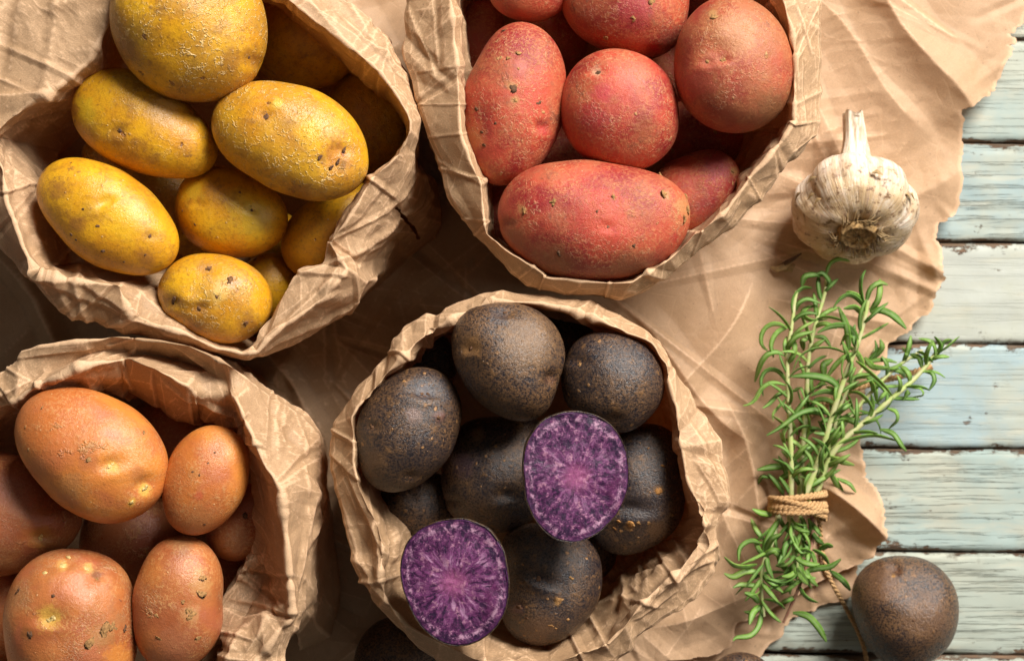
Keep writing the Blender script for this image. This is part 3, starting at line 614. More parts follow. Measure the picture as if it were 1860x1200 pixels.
# ------------------------------------------------------------------ potatoes
def outline_fn(pts, zc, c=None):
    w = np.array([W(x, y, zc)[:2] for x, y in pts])
    if c is None: c = (w.min(0)+w.max(0))/2
    d = w-c; ang = np.arctan2(d[:, 1], d[:, 0]); rr = np.hypot(d[:, 0], d[:, 1])
    o = np.argsort(ang); ang = ang[o]; rr = rr[o]
    a = np.r_[ang-2*np.pi, ang, ang+2*np.pi]; r3 = np.r_[rr, rr, rr]
    th = np.linspace(-np.pi, np.pi, 361)[:-1]; base = np.interp(th, a, r3)
    F = np.fft.rfft(base); F[9:] = 0; F[6:9] *= .4; sm = np.fft.irfft(F, 360)
    # the low-pass cuts corners inward a little: keep the mean size
    sm *= base.mean()/sm.mean()
    return c, lambda q: np.interp((q+np.pi) % (2*np.pi), np.linspace(0, 2*np.pi, 361), np.r_[sm, sm[:1]])
def ellipse(cx, cy, a, b, deg=0, n=16):
    r_ = []
    for k in range(n):
        t = 2*math.pi*k/n; x = a*math.cos(t); y = b*math.sin(t); d = R(deg)
        r_.append((cx+x*math.cos(d)-y*math.sin(d), cy+x*math.sin(d)+y*math.cos(d)))
    return r_
def potato(mat, pts, ztop, label, group, alpha=.5, seed=0, thick=.86, dimples=(), lump=None, nu=132, nv=68, name='potato', tints=()):
    if lump is None: lump = .065 if mat is BLK else .045
    p = np.array(pts, float)
    w0 = np.array([W(x, y, ztop-.02)[:2] for x, y in pts]); c0 = w0.mean(0)
    ev = np.linalg.eigvalsh(np.cov((w0-c0).T)); semi = math.sqrt(2*ev[0])*1.0
    hz = semi*thick; zc = ztop-hz
    c, rf = outline_fn(pts, zc)
    u = np.linspace(-np.pi, np.pi, nu, endpoint=False); v = np.linspace(-np.pi/2, np.pi/2, nv)
    U, V_ = np.meshgrid(u, v, indexing='ij')
    ce = np.cos(V_)**.96
    rad = rf(U)
    x = rad*ce*np.cos(U); y = rad*ce*np.sin(U); z = hz*np.sign(np.sin(V_))*np.abs(np.sin(V_))**.97
    P = np.stack([x.ravel(), y.ravel(), z.ravel()], 1)
    D = P/(np.linalg.norm(P, axis=1)[:, None]+1e-9)
    s_ = vnoise(P, .022, seed)*lump*semi+vnoise(P, .011, seed+1)*lump*.30*semi+vnoise(P, .005, seed+2)*lump*.06*semi
    edge = .35+.65*np.abs(np.sin(V_.ravel()))         # keep the traced outline
    P = P+D*(s_*edge)[:, None]
    for dm in dimples:                                # (px, py, radius_px, depth_mm, brow)
        wz = zc+hz*.8; q = W(dm[0], dm[1], wz)[:2]-c
        rr = dm[2]*PIC_W/1860*.85; asp = dm[5] if len(dm) > 5 else 1.6; an = R(dm[6]) if len(dm) > 6 else 0
        dx = P[:, 0]-q[0]; dy = P[:, 1]-q[1]
        a_ = (dx*math.cos(an)+dy*math.sin(an))/asp; b_ = -dx*math.sin(an)+dy*math.cos(an)
        up = P[:, 2] > -.2*hz
        g = np.exp(-(a_**2+b_**2)/rr**2)*up; g2 = np.exp(-(a_**2/1.8+(b_+rr*1.0)**2*1.8)/rr**2)*up
        P = P-D*((g*dm[3]-g2*dm[4])*.001)[:, None]
    me = mesh(name, P, grid_faces(nu, nv, cu=True), mat)
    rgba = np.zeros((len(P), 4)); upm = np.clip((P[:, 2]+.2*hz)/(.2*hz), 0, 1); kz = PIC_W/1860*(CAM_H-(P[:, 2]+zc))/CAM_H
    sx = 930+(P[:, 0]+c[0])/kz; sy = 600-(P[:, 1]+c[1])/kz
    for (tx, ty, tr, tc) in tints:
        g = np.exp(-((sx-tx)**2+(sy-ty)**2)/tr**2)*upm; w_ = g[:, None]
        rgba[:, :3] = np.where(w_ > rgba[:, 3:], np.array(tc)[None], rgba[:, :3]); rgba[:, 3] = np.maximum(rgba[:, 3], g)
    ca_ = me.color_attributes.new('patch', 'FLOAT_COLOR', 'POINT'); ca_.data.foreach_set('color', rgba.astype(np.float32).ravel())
    root = obj(name, me, None, (c[0], c[1], zc)); root.color = (1, 1, 1, alpha)
    tag(root, label, 'potato', group)
    return root, (c, zc, hz, P)
def on_top(info, px, py, lift=0.0):                   # the point of a tuber's surface seen at a pixel, local coordinates
    c, zc, hz, P = info
    k = PIC_W/1860
    up = P[:, 2] > -.3*hz; Q = P[up]
    z = Q[:, 2]+zc; sx = (Q[:, 0]+c[0])/(k*(CAM_H-z)/CAM_H)+930; sy = 600-(Q[:, 1]+c[1])/(k*(CAM_H-z)/CAM_H)
    j = np.argmin((sx-px)**2+(sy-py)**2)
    return Q[j], Q[j]/(np.linalg.norm(Q[j])+1e-9)
def blob(name, mat, parent, at, nrm, r_, flat=.5, seed=0, rough=.25, n=14):
    r_ *= .8 if r_ < .0025 else .6
    u = np.linspace(0, 2*np.pi, n, endpoint=False); v = np.linspace(-np.pi/2, np.pi/2, n//2+2)
    U, V_ = np.meshgrid(u, v, indexing='ij')
    P = np.stack([np.cos(U)*np.cos(V_), np.sin(U)*np.cos(V_), np.sin(V_)], -1).reshape(-1, 3)
    P = P*(1+rough*vnoise(P, .6, seed)+rough*.5*vnoise(P, .3, seed+5))[:, None]*np.array([1, 1, flat])*r_
    q = Vector(nrm).to_track_quat('Z', 'Y').to_matrix(); P = P@np.array(q).T; at = np.array(at)-np.array(nrm)*r_*flat*.45
    o = obj(name, mesh(name, P, grid_faces(len(u), len(v), cu=True), mat), parent, tuple(at)); return o
GY, GR, GO, GB = 'yellow potatoes in their paper bag', 'red potatoes in their paper bag', 'orange-brown potatoes in their paper bag', 'black-skinned potatoes in their paper bag'
# --- yellow
y1, i1 = potato(YEL, [(482, 75), (472, 125), (432, 168), (350, 184), (290, 172), (240, 132), (211, 80), (204, 10), (230, -60), (340, -110), (440, -60), (476, 10)], .158, 'largest yellow potato with netted skin, cut off by the top of the picture', GY, 1.0, 11, .8, [(452, 105, 12, 1.2, .5)], tints=[(452,105,20,(.26,.10,.025)),(420,110,24,(.26,.10,.025)),(230,95,30,(.26,.10,.025)),(330,180,40,(.26,.10,.025))])
blob('eye', SCAR, y1, *on_top(i1, 453, 106), .0012, .4, 1)
y2, i2 = potato(YEL, [(130, 190), (145, 150), (185, 127), (240, 128), (300, 160), (350, 200), (385, 245), (400, 290), (370, 315), (310, 322), (240, 308), (180, 280), (142, 240)], .136, 'long dull yellow potato lying slantwise just under the largest yellow one', GY, .35, 12, .9, [(215, 240, 12, .8, .5)], tints=[(215,245,22,(.26,.10,.025)),(245,258,10,(.26,.10,.025)),(150,200,26,(.62,.42,.02)),(140,200,18,(.26,.10,.025)),(300,200,30,(.50,.28,.10)),(280,290,14,(.26,.10,.025))])
blob('eye', SCAR, y2, *on_top(i2, 215, 240), .0016, .3, 2, .5)
y3, i3 = potato(YEL, [(384, 215), (400, 180), (445, 153), (520, 151), (590, 175), (640, 215), (668, 270), (665, 320), (630, 352), (575, 363), (520, 350), (460, 320), (400, 270)], .148, 'big golden potato with a dark bruised scar near its right end', GY, .8, 13, .85, [(612, 292, 26, 2.4, .8, 1.3, 20), (625, 272, 12, 1.2, .5), (482, 210, 10, .6, .2), (505, 190, 14, -.8, 0)], tints=[(612,285,30,(.42,.12,.03)),(620,298,14,(.10,.035,.015)),(585,288,11,(.26,.10,.025)),(482,210,10,(.26,.10,.025)),(545,355,26,(.26,.10,.025)),(505,188,12,(.72,.50,.07)),(560,240,26,(.75,.42,.02))])
for x, y, r_ in ((614, 295, .0030), (626, 273, .0019), (606, 304, .0017), (482, 211, .0019), (583, 287, .0014)): blob('scar', SCAR, y3, *on_top(i3, x, y), r_, .22, int(x), .6, 18)
y4, i4 = potato(YEL, [(67, 340), (80, 305), (120, 288), (180, 295), (245, 330), (300, 385), (327, 445), (315, 480), (270, 498), (215, 493), (150, 465), (100, 415)], .140, 'smooth bright yellow oval potato at the left inside the yellow potato bag', GY, .08, 14, .85, [(193, 368, 11, 1.6, .8, 1.5, 30), (276, 430, 7, .7, .2)], tints=[(105,345,22,(.26,.10,.025)),(140,410,18,(.26,.10,.025)),(195,368,9,(.72,.50,.07)),(270,470,14,(.26,.10,.025)),(230,400,40,(.72,.42,.02))])
for x, y, r_ in ((276, 430, .0013), (152, 379, .0009), (177, 412, .0010), (129, 428, .0010), (138, 437, .0008), (187, 457, .0012), (226, 476, .0009), (262, 465, .0009)): blob('eye', SCAR, y4, *on_top(i4, x, y), r_, .3, int(x), .5)
y5, i5 = potato(YEL, [(318, 370), (335, 325), (385, 303), (440, 310), (490, 340), (525, 385), (515, 430), (475, 460), (420, 468), (370, 455), (330, 420)], .122, 'small smooth greenish-yellow potato in the middle of the yellow potato bag', GY, .05, 15, .9, [(362, 372, 8, .8, .4), (460, 383, 8, .6, .2)], tints=[(460,400,40,(.60,.42,.03)),(350,345,22,(.62,.42,.03)),(460,383,6,(.26,.10,.025))])
for x, y, r_ in ((460, 383, .0011), (436, 348, .0009), (355, 408, .0008), (330, 382, .0008)): blob('eye', SCAR, y5, *on_top(i5, x, y), r_, .3, int(x), .5)
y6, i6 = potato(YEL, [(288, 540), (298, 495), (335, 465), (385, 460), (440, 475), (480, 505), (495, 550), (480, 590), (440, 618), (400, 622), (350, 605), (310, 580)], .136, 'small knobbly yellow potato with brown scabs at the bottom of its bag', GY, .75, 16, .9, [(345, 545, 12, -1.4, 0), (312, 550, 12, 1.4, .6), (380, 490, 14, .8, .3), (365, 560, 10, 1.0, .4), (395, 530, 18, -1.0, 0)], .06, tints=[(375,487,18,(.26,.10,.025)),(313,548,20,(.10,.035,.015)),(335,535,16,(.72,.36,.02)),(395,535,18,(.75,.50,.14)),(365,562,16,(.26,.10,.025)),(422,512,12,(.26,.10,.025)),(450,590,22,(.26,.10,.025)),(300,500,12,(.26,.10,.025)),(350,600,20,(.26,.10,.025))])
for x, y, r_ in ((376, 487, .0026), (313, 545, .0022), (395, 537, .0010), (357, 560, .0018), (420, 510, .0018), (450, 585, .0020)): blob('scab', SCAR if x < 330 else simple('brown_scab', (.22, .10, .035), .8, .5, 900, .8, .0008), y6, *on_top(i6, x, y), r_, .18, int(x), .7, 18)
potato(YEL, [(512, 450), (525, 400), (560, 370), (620, 350), (680, 330), (700, 420), (650, 490), (560, 505), (525, 490)], .108, 'plain yellow potato half hidden between the big golden one and the bag rim', GY, .05, 17)
potato(YEL, [(440, 490), (460, 468), (500, 458), (530, 480), (537, 530), (510, 570), (475, 575), (445, 540)], .094, 'little yellow potato peeping out right of the knobbly scabbed one', GY, .1, 18)
potato(YEL, ellipse(550, 70, 105, 92, 10), .096, 'shaded golden potato deep in its bag, right of the largest yellow one', GY, .1, 19)
potato(YEL, ellipse(668, 225, 82, 100, 0), .082, 'dark shaded yellow potato at the right wall of the yellow potato bag', GY, .5, 20)
potato(YEL, ellipse(285, 350, 90, 60, 25), .088, 'shaded yellow potato seen in the gap between the long dull and the smooth bright ones', GY, .5, 21)
potato(YEL, ellipse(205, 295, 60, 40, 30), .082, 'brown shaded yellow potato tip under the left side of the long dull one', GY, .6, 22)
potato(YEL, ellipse(500, 438, 55, 55, 0), .074, 'added filler yellow potato deep in the gap right of the small smooth greenish-yellow one', GY, .3, 24)  # filler tuber added to cover the bag bottom lit through this gap
potato(YEL, ellipse(290, 492, 52, 46, 20), .082, 'added filler yellow potato low between the bright oval and the knobbly scabbed ones', GY, .3, 25)  # added filler tuber, hides the brightly lit paper between these two
potato(YEL, ellipse(350, 440, 70, 70, 0), .075, 'shaded yellow potato under the small smooth greenish-yellow one', GY, .3, 23)
# --- red
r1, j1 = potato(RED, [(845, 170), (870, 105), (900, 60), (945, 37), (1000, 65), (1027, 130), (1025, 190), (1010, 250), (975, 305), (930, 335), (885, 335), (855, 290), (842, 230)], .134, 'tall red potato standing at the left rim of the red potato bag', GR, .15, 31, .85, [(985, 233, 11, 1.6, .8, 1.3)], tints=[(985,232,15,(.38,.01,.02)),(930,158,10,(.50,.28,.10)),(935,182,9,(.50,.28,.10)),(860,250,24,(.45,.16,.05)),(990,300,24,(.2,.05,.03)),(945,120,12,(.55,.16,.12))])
for x, y, r_ in ((943, 98, .0015), (918, 55, .0014), (925, 105, .0012), (941, 122, .0010), (930, 158, .0018), (935, 182, .0014), (976, 187, .0014), (866, 200, .0012), (876, 240, .0012), (878, 267, .0013), (900, 225, .0010)): blob('eye', SOIL if x % 2 else SCAR, r1, *on_top(j1, x, y), r_, .3, int(x), .7)
r2, j2 = potato(RED, [(1018, 180), (1035, 130), (1075, 97), (1120, 90), (1180, 110), (1220, 150), (1234, 205), (1225, 260), (1190, 295), (1150, 311), (1090, 300), (1045, 270), (1020, 225)], .140, 'round crimson potato with a pale-ringed eye in the middle of its bag', GR, .1, 32, .85, [(1083, 130, 10, 1.0, .4)], tints=[(1084,130,11,(.68,.42,.26)),(1084,130,5,(.10,.035,.015)),(1080,215,34,(.30,.012,.03)),(1170,230,26,(.33,.10,.04)),(1150,140,30,(.6,.16,.10)),(1095,170,20,(.5,.03,.06))])
blob('eye', SCAR, r2, *on_top(j2, 1084, 130), .0018, .3, 3, .5)
r3, j3 = potato(RED, [(1225, 130), (1232, 70), (1265, 20), (1310, -5), (1370, 5), (1420, 50), (1440, 110), (1437, 170), (1410, 215), (1350, 240), (1290, 230), (1240, 190)], .146, 'large tan-skinned red potato with a hollow and two eyes by the right rim', GR, .95, 33, .85, [(1300, 95, 24, 2.2, .6, 1.4, 10), (1284, 116, 8, 1.2, .4), (1312, 112, 8, 1.2, .4)], tints=[(1290,110,16,(.45,.12,.07)),(1340,60,40,(.58,.27,.13)),(1400,200,34,(.22,.10,.04)),(1270,150,30,(.48,.07,.05)),(1296,26,9,(.50,.28,.10))])
for x, y, r_ in ((1283, 115, .0013), (1313, 111, .0013), (1296, 28, .0020)): blob('eye', SOIL, r3, *on_top(j3, x, y), r_, .35, int(x), .6)
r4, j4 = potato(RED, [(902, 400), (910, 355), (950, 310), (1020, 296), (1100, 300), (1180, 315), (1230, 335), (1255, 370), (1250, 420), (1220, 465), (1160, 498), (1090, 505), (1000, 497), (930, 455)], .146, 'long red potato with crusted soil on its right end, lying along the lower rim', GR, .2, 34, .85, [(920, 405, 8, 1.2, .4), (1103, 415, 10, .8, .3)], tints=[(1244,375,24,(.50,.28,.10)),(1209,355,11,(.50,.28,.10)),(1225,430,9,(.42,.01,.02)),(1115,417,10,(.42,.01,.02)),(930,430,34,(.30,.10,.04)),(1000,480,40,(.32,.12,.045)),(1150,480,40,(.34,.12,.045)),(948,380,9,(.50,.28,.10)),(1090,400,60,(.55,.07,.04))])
for x, y, r_ in ((1003, 370, .0019), (1117, 358, .0016), (1209, 355, .0030), (950, 383, .0020), (1247, 360, .0026), (1251, 382, .0026), (1244, 400, .0022), (1201, 322, .0022), (1085, 383, .0010), (1104, 413, .0012), (1152, 445, .0010), (1015, 462, .0014)): blob('soil_clump', SOIL if r_ > .0015 else SCAR, r4, *on_top(j4, x, y), r_, .4, int(x)+int(y), .8, 16)
r5, j5 = potato(RED, [(1022, 20), (1030, -60), (1130, -110), (1240, -60), (1252, 10), (1240, 60), (1200, 105), (1150, 105), (1090, 88), (1045, 60)], .126, 'red potato cut off by the top of the picture, above the round crimson one', GR, .25, 35, .88, [(1190, 90, 10, 1.4, .4)], tints=[(1220,70,30,(.16,.05,.03)),(1150,20,40,(.45,.05,.07)),(1190,88,10,(.4,.01,.03))])
for x, y, r_ in ((1183, 5, .0020), (1153, 37, .0018), (1100, 70, .0014)): blob('eye', SOIL, r5, *on_top(j5, x, y), r_, .35, int(x), .7)
potato(RED, [(886, -10), (900, 15), (940, 35), (980, 37), (1020, 20), (1040, -20), (960, -100), (893, -60)], .118, 'dark red potato of which only the lower tip shows, top left in its bag', GR, .3, 36)
r7, j7 = potato(RED, [(1185, 330), (1240, 285), (1290, 272), (1330, 285), (1345, 320), (1335, 365), (1300, 405), (1250, 428), (1190, 410), (1170, 370)], .112, 'small purplish red potato tucked behind the soil-crusted end of the long one', GR, .3, 37, .9, tints=[(1300,300,30,(.30,.02,.06)),(1280,380,30,(.22,.03,.03)),(1333,310,8,(.50,.28,.10))])
blob('eye', SOIL, r7, *on_top(j7, 1332, 310), .0014, .35, 4, .6)
potato(RED, ellipse(870, 110, 48, 120, 5), .078, 'shaded red potato squeezed behind the tall one at the left wall', GR, .5, 38)
potato(RED, ellipse(1265, 250, 85, 70, 0), .076, 'shaded red potato deep below the large tan-skinned one', GR, .2, 39)
potato(RED, ellipse(1060, 285, 90, 60, 10), .074, 'shaded red potato glimpsed between the tall, the round and the long ones', GR, .2, 40)
potato(RED, ellipse(1265, 10, 60, 60, 0), .082, 'shaded red potato deep at the top, left of the large tan-skinned one', GR, .4, 41)
potato(RED, ellipse(1000, 75, 70, 62, 0), .074, 'added filler red potato deep in the gap above the tall and the round crimson ones', GR, .4, 43)  # filler tuber added so the lit bag bottom doesn't show here
potato(RED, ellipse(1225, 130, 55, 62, 0), .072, 'added filler red potato deep between the round crimson and the large tan-skinned ones', GR, .4, 44)  # second filler tuber, added to keep this gap dark
potato(RED, ellipse(915, 392, 62, 58, 0), .088, 'added filler red potato deep under the left end of the long one', GR, .4, 42)  # added filler tuber, blocks the light reaching the inner bag wall
# --- orange
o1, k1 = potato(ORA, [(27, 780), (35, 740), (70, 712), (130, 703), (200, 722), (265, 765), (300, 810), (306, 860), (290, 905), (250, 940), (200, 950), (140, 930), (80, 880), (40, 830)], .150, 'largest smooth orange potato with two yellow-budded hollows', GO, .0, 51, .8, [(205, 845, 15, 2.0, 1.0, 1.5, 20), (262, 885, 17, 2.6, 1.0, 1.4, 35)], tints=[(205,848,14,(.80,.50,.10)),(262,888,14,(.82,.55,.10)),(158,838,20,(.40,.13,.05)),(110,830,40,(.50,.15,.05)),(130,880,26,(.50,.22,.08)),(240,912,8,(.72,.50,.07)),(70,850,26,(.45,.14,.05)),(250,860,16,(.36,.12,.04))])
for x, y, r_ in ((200, 848, .0014), (205, 843, .0010), (266, 888, .0017), (262, 893, .0012), (239, 913, .0014)): blob('bud', BUD, o1, *on_top(k1, x, y), r_, .5, int(x), .4)
for x, y, r_ in ((73, 741, .0012), (46, 775, .0011), (52, 818, .0012), (262, 787, .0012), (160, 835, .0013)): blob('scab', SOIL, o1, *on_top(k1, x, y), r_, .2, int(x), .6)
o2, k2 = potato(ORA, [(298, 910), (305, 850), (330, 800), (375, 772), (420, 780), (448, 810), (450, 860), (430, 920), (390, 960), (350, 972), (310, 955)], .140, 'upright egg-shaped orange potato to the right of the largest orange one', GO, .05, 52, .85, lump=.02, tints=[(350,860,12,(.40,.16,.05)),(395,812,18,(.36,.14,.06)),(360,945,34,(.38,.15,.05)),(360,900,9,(.5,.09,.04))])
for x, y, r_ in ((350, 857, .0008), (363, 864, .0008), (380, 838, .0007), (392, 820, .0006), (372, 953, .0008)): blob('eye', SCAR, o2, *on_top(k2, x, y), r_, .3, int(x), .5)
o3, k3 = potato(ORA, [(-90, 890), (-40, 832), (20, 822), (60, 840), (110, 890), (150, 935), (130, 980), (70, 1020), (0, 1045), (-80, 1030)], .122, 'dull rose-brown potato with one yellow bud, cut off by the left edge', GO, .8, 53, .85, [(75, 976, 14, 1.6, .6)], tints=[(74,976,12,(.65,.38,.06)),(74,976,24,(.40,.20,.04)),(30,900,50,(.42,.16,.10)),(10,960,40,(.30,.08,.04))])
for x, y, r_ in ((74, 972, .0011), (76, 981, .0010), (71, 979, .0008)): blob('bud', BUD, o3, *on_top(k3, x, y), r_, .8, int(x)+3, .4)
o4, k4 = potato(ORA, [(15, 1080), (35, 1035), (75, 1005), (140, 996), (195, 1010), (230, 1045), (242, 1100), (243, 1170), (230, 1230), (130, 1262), (40, 1240), (12, 1160)], .146, 'blocky rose-orange potato with several yellow buds near its top', GO, .65, 54, .82, [(93, 1121, 17, 2.0, .8, 1.8, 0), (115, 1025, 14, 1.4, .6), (160, 1030, 13, 1.2, .5), (80, 1038, 9, .8, .2), (172, 1048, 12, 1.2, .4)], .05, tints=[(90,1120,24,(.74,.48,.08)),(114,1026,11,(.75,.45,.12)),(160,1030,11,(.75,.45,.12)),(35,1085,24,(.36,.15,.05)),(185,1155,26,(.34,.17,.06)),(215,1125,16,(.40,.18,.07)),(176,1045,10,(.10,.035,.015)),(50,1150,14,(.26,.10,.025)),(140,1060,30,(.58,.20,.10)),(215,1190,26,(.68,.25,.04))])
for x, y, r_ in ((90, 1122, .0021), (98, 1119, .0017), (114, 1028, .0022), (122, 1011, .0014), (159, 1031, .0019), (80, 1039, .0017)): blob('bud', BUD, o4, *on_top(k4, x, y), r_, .55, int(x), .4)
for x, y, r_ in ((176, 1050, .0022), (98, 1079, .0010), (190, 1145, .0038), (168, 1170, .0036), (205, 1135, .0022), (52, 1152, .0020), (228, 1140, .0018), (35, 1070, .0018)): blob('scab', SOIL if r_ > .002 else SCAR, o4, *on_top(k4, x, y), r_, .16, int(x), .8, 18)
o5, k5 = potato(ORA, [(245, 1100), (255, 1040), (280, 990), (320, 971), (365, 978), (395, 1020), (402, 1090), (398, 1150), (375, 1190), (320, 1217), (270, 1200), (248, 1150)], .138, 'tall rose-brown potato with rough scabby right side, left of the crumpled rim', GO, .75, 55, .88, lump=.045, tints=[(365,1060,22,(.50,.27,.09)),(345,1115,20,(.48,.26,.10)),(330,985,26,(.26,.13,.05)),(275,1040,26,(.56,.19,.04)),(380,1120,22,(.36,.09,.04)),(320,1170,40,(.36,.13,.06)),(360,1040,14,(.50,.27,.09))])
for x, y, r_ in ((350, 1120, .0030), (368, 1075, .0028), (369, 1045, .0020), (345, 1110, .0018), (290, 1160, .0016), (360, 1163, .0018), (284, 1118, .0012), (333, 1090, .0012)): blob('scab', SOIL, o5, *on_top(k5, x, y), r_, .15, int(x), .8, 18)
o6, k6 = potato(ORA, [(376, 975), (398, 930), (440, 880), (478, 878), (490, 950), (465, 1003), (420, 1018), (390, 1004)], .110, 'small brown potato with a stalk scar tucked against the right bag wall', GO, .6, 56, tints=[(448,920,14,(.42,.16,.10)),(430,980,26,(.25,.12,.05))])
blob('scar', SCAR, o6, *on_top(k6, 448, 936), .0020, .4, 9, .5)
potato(ORA, ellipse(245, 985, 100, 95, 0), .090, 'shaded reddish-brown potato in the dark middle of the orange potatoes', GO, .9, 57)
potato(ORA, ellipse(315, 790, 85, 72, 30), .086, 'shaded brown potato under the rolled rim between the two smooth orange ones', GO, .8, 58)
potato(ORA, ellipse(8, 1110, 62, 95, 0), .088, 'shaded brown potato at the left edge of the picture, below the rose-brown one', GO, .8, 59)
potato(ORA, ellipse(425, 1060, 55, 70, 0), .078, 'shaded rose-brown potato in the gap right of the tall scabby one', GO, .9, 60)
# --- black
b1, l1 = potato(BLK, [(822, 620), (835, 575), (880, 552), (940, 550), (990, 570), (1020, 610), (1027, 650), (1021, 682), (1008, 697), (1000, 740), (960, 765), (920, 762), (875, 735), (840, 690)], .150, 'brownish heart-shaped black-skinned potato at the top of its bag', GB, .8, 71, .85, [(1003, 688, 12, 2.2, .6, 1.0, 50), (850, 632, 12, 1.4, .5), (918, 566, 12, 1.8, .5)], tints=[(855,628,20,(.30,.15,.05)),(905,575,20,(.04,.04,.05)),(960,620,60,(.24,.14,.07)),(1000,690,10,(.10,.035,.015))])
for x, y, r_ in ((853, 630, .0016), (917, 568, .0013), (998, 686, .0012)): blob('eye', SCAR, b1, *on_top(l1, x, y), r_, .3, int(x), .6)
b2, l2 = potato(BLK, [(1020, 690), (1030, 640), (1060, 608), (1110, 600), (1160, 615), (1195, 650), (1208, 695), (1195, 740), (1160, 775), (1115, 783), (1065, 765), (1030, 735)], .142, 'rounded black-skinned potato against the upper right rim of its bag', GB, .45, 72, .85, [(1050, 655, 12, 1.4, .5), (1115, 765, 12, 1.2, .4)])
blob('eye', SOIL, b2, *on_top(l2, 1050, 663), .0013, .4, 3, .6)
b3, l3 = potato(BLK, [(648, 790), (660, 740), (700, 690), (760, 667), (810, 680), (837, 730), (830, 790), (800, 850), (750, 885), (690, 892), (660, 865), (650, 830)], .142, 'egg-shaped black-skinned potato with a pale scuffed eye at the left rim', GB, .4, 73, .85, [(772, 712, 15, 2.0, 1.3, 1.9, -8), (798, 755, 9, -.7, 0), (675, 775, 9, 1.2, .4), (745, 868, 9, 1.2, .4)], tints=[(770,712,16,(.10,.09,.10)),(750,755,16,(.26,.16,.13)),(798,755,10,(.20,.09,.07)),(680,840,26,(.15,.075,.03))])
for x, y, r_ in ((765, 715, .0010), (772, 718, .0010), (779, 717, .0009), (675, 777, .0013), (798, 755, .0014), (745, 868, .0011)): blob('eye', SCAR, b3, *on_top(l3, x, y), r_, .4, int(x), .6)
b4, l4 = potato(BLK, [(800, 870), (810, 810), (840, 770), (900, 755), (980, 765), (1010, 850), (990, 925), (930, 962), (880, 967), (830, 942), (805, 905)], .118, 'speckled black-skinned potato behind the gap between both purple halves', GB, .4, 74, .88, [(920, 900, 14, 2.0, .8), (820, 915, 12, 1.4, .5)], tints=[(868,790,13,(.30,.16,.07)),(840,840,26,(.09,.05,.06)),(925,900,14,(.01,.008,.012))])
b5, l5 = potato(BLK, [(1085, 980), (1085, 880), (1120, 795), (1180, 768), (1228, 790), (1244, 880), (1240, 930), (1200, 985), (1140, 1008), (1100, 1000)], .120, 'glossy black-skinned potato with orange flecks, right of the upper purple half', GB, .3, 75, .88, [(1145, 925, 16, 2.2, 1.6, 2.0, 0)], tints=[(1143,955,10,(.46,.22,.07)),(1196,890,10,(.30,.15,.05)),(1145,936,18,(.012,.010,.014)),(1190,960,20,(.14,.07,.03)),(1175,925,40,(.04,.03,.03))])
for x, y, r_ in ((1143, 950, .0018), (1150, 954, .0013), (1125, 946, .0011), (1160, 948, .0011), (1178, 950, .0010), (1195, 890, .0022), (1113, 960, .0012), (1205, 845, .0011)): blob('fleck', simple('orange_fleck', (.48, .22, .06), .7, .4, 900) if x % 2 else SOIL, b5, *on_top(l5, x, y), r_, .2, int(x), .7)
b6, l6 = potato(BLK, [(913, 1020), (915, 965), (980, 950), (1060, 970), (1090, 1010), (1092, 1060), (1070, 1120), (1020, 1160), (970, 1172), (925, 1150), (910, 1090)], .124, 'glossy black-skinned potato with a deep eye, right of the lower purple half', GB, .35, 76, .85, [(977, 1047, 15, 2.2, 1.4, 1.7, -20), (940, 1100, 10, 1.0, .5)], tints=[(978,1046,13,(.015,.010,.016)),(940,1105,14,(.12,.05,.04)),(1014,1093,7,(.45,.24,.07)),(980,1140,30,(.12,.06,.03))])
for x, y, r_ in ((975, 1048, .0016), (1014, 1093, .0021), (945, 1105, .0017), (957, 1122, .0012), (1000, 1135, .0012), (1030, 1125, .0011), (1040, 1049, .0011), (1008, 1142, .0008)): blob('fleck', SOIL if x > 980 else SCAR, b6, *on_top(l6, x, y), r_, .2, int(x), .8)
potato(BLK, [(688, 900), (740, 875), (810, 865), (840, 940), (805, 965), (750, 974), (710, 948)], .094, 'dull brownish black-skinned potato low in the bag, above the lower purple half', GB, .7, 77)
potato(BLK, ellipse(1050, 1000, 70, 60, 0), .085, 'shaded black-skinned potato in the dark gap under the upper purple half', GB, .3, 78)
potato(BLK, ellipse(770, 660, 60, 60, 0), .082, 'shaded black-skinned potato under the upper left rim of its bag', GB, .4, 79)
potato(BLK, ellipse(1020, 620, 60, 60, 0), .075, 'shaded black-skinned potato in the dark gap behind the heart-shaped one', GB, .4, 80)
# --- loose ones
GL = 'loose black-skinned potatoes lying outside the bags'
p1, q1 = potato(BLK, [(1548, 1090), (1555, 1050), (1590, 1018), (1640, 1012), (1690, 1020), (1725, 1050), (1740, 1095), (1730, 1150), (1690, 1195), (1640, 1212), (1590, 1190), (1560, 1140)], .048, 'round brown-black potato lying alone on the painted boards below the rosemary', GL, .8, 91, .9, [(1631, 1035, 12, 2.2, .5, 1.0)], tints=[(1631,1037,9,(.10,.035,.015)),(1680,1120,50,(.17,.085,.04)),(1600,1060,40,(.20,.10,.05))])
blob('eye', SCAR, p1, *on_top(q1, 1631, 1037), .0017, .3, 5, .5); blob('fleck', SOIL, p1, *on_top(q1, 1623, 1044), .0014, .25, 6, .5); blob('eye', SCAR, p1, *on_top(q1, 1658, 1126), .0010, .3, 7, .5)
potato(BLK, ellipse(1347, 1240, 62, 55, 0), .040, 'black-skinned potato of which only the top edge shows at the bottom', GL, .6, 92)
potato(BLK, ellipse(722, 1210, 80, 92, 0), .052, 'black-skinned potato in deep shade on the paper under the black potato bag rim', GL, .8, 93)

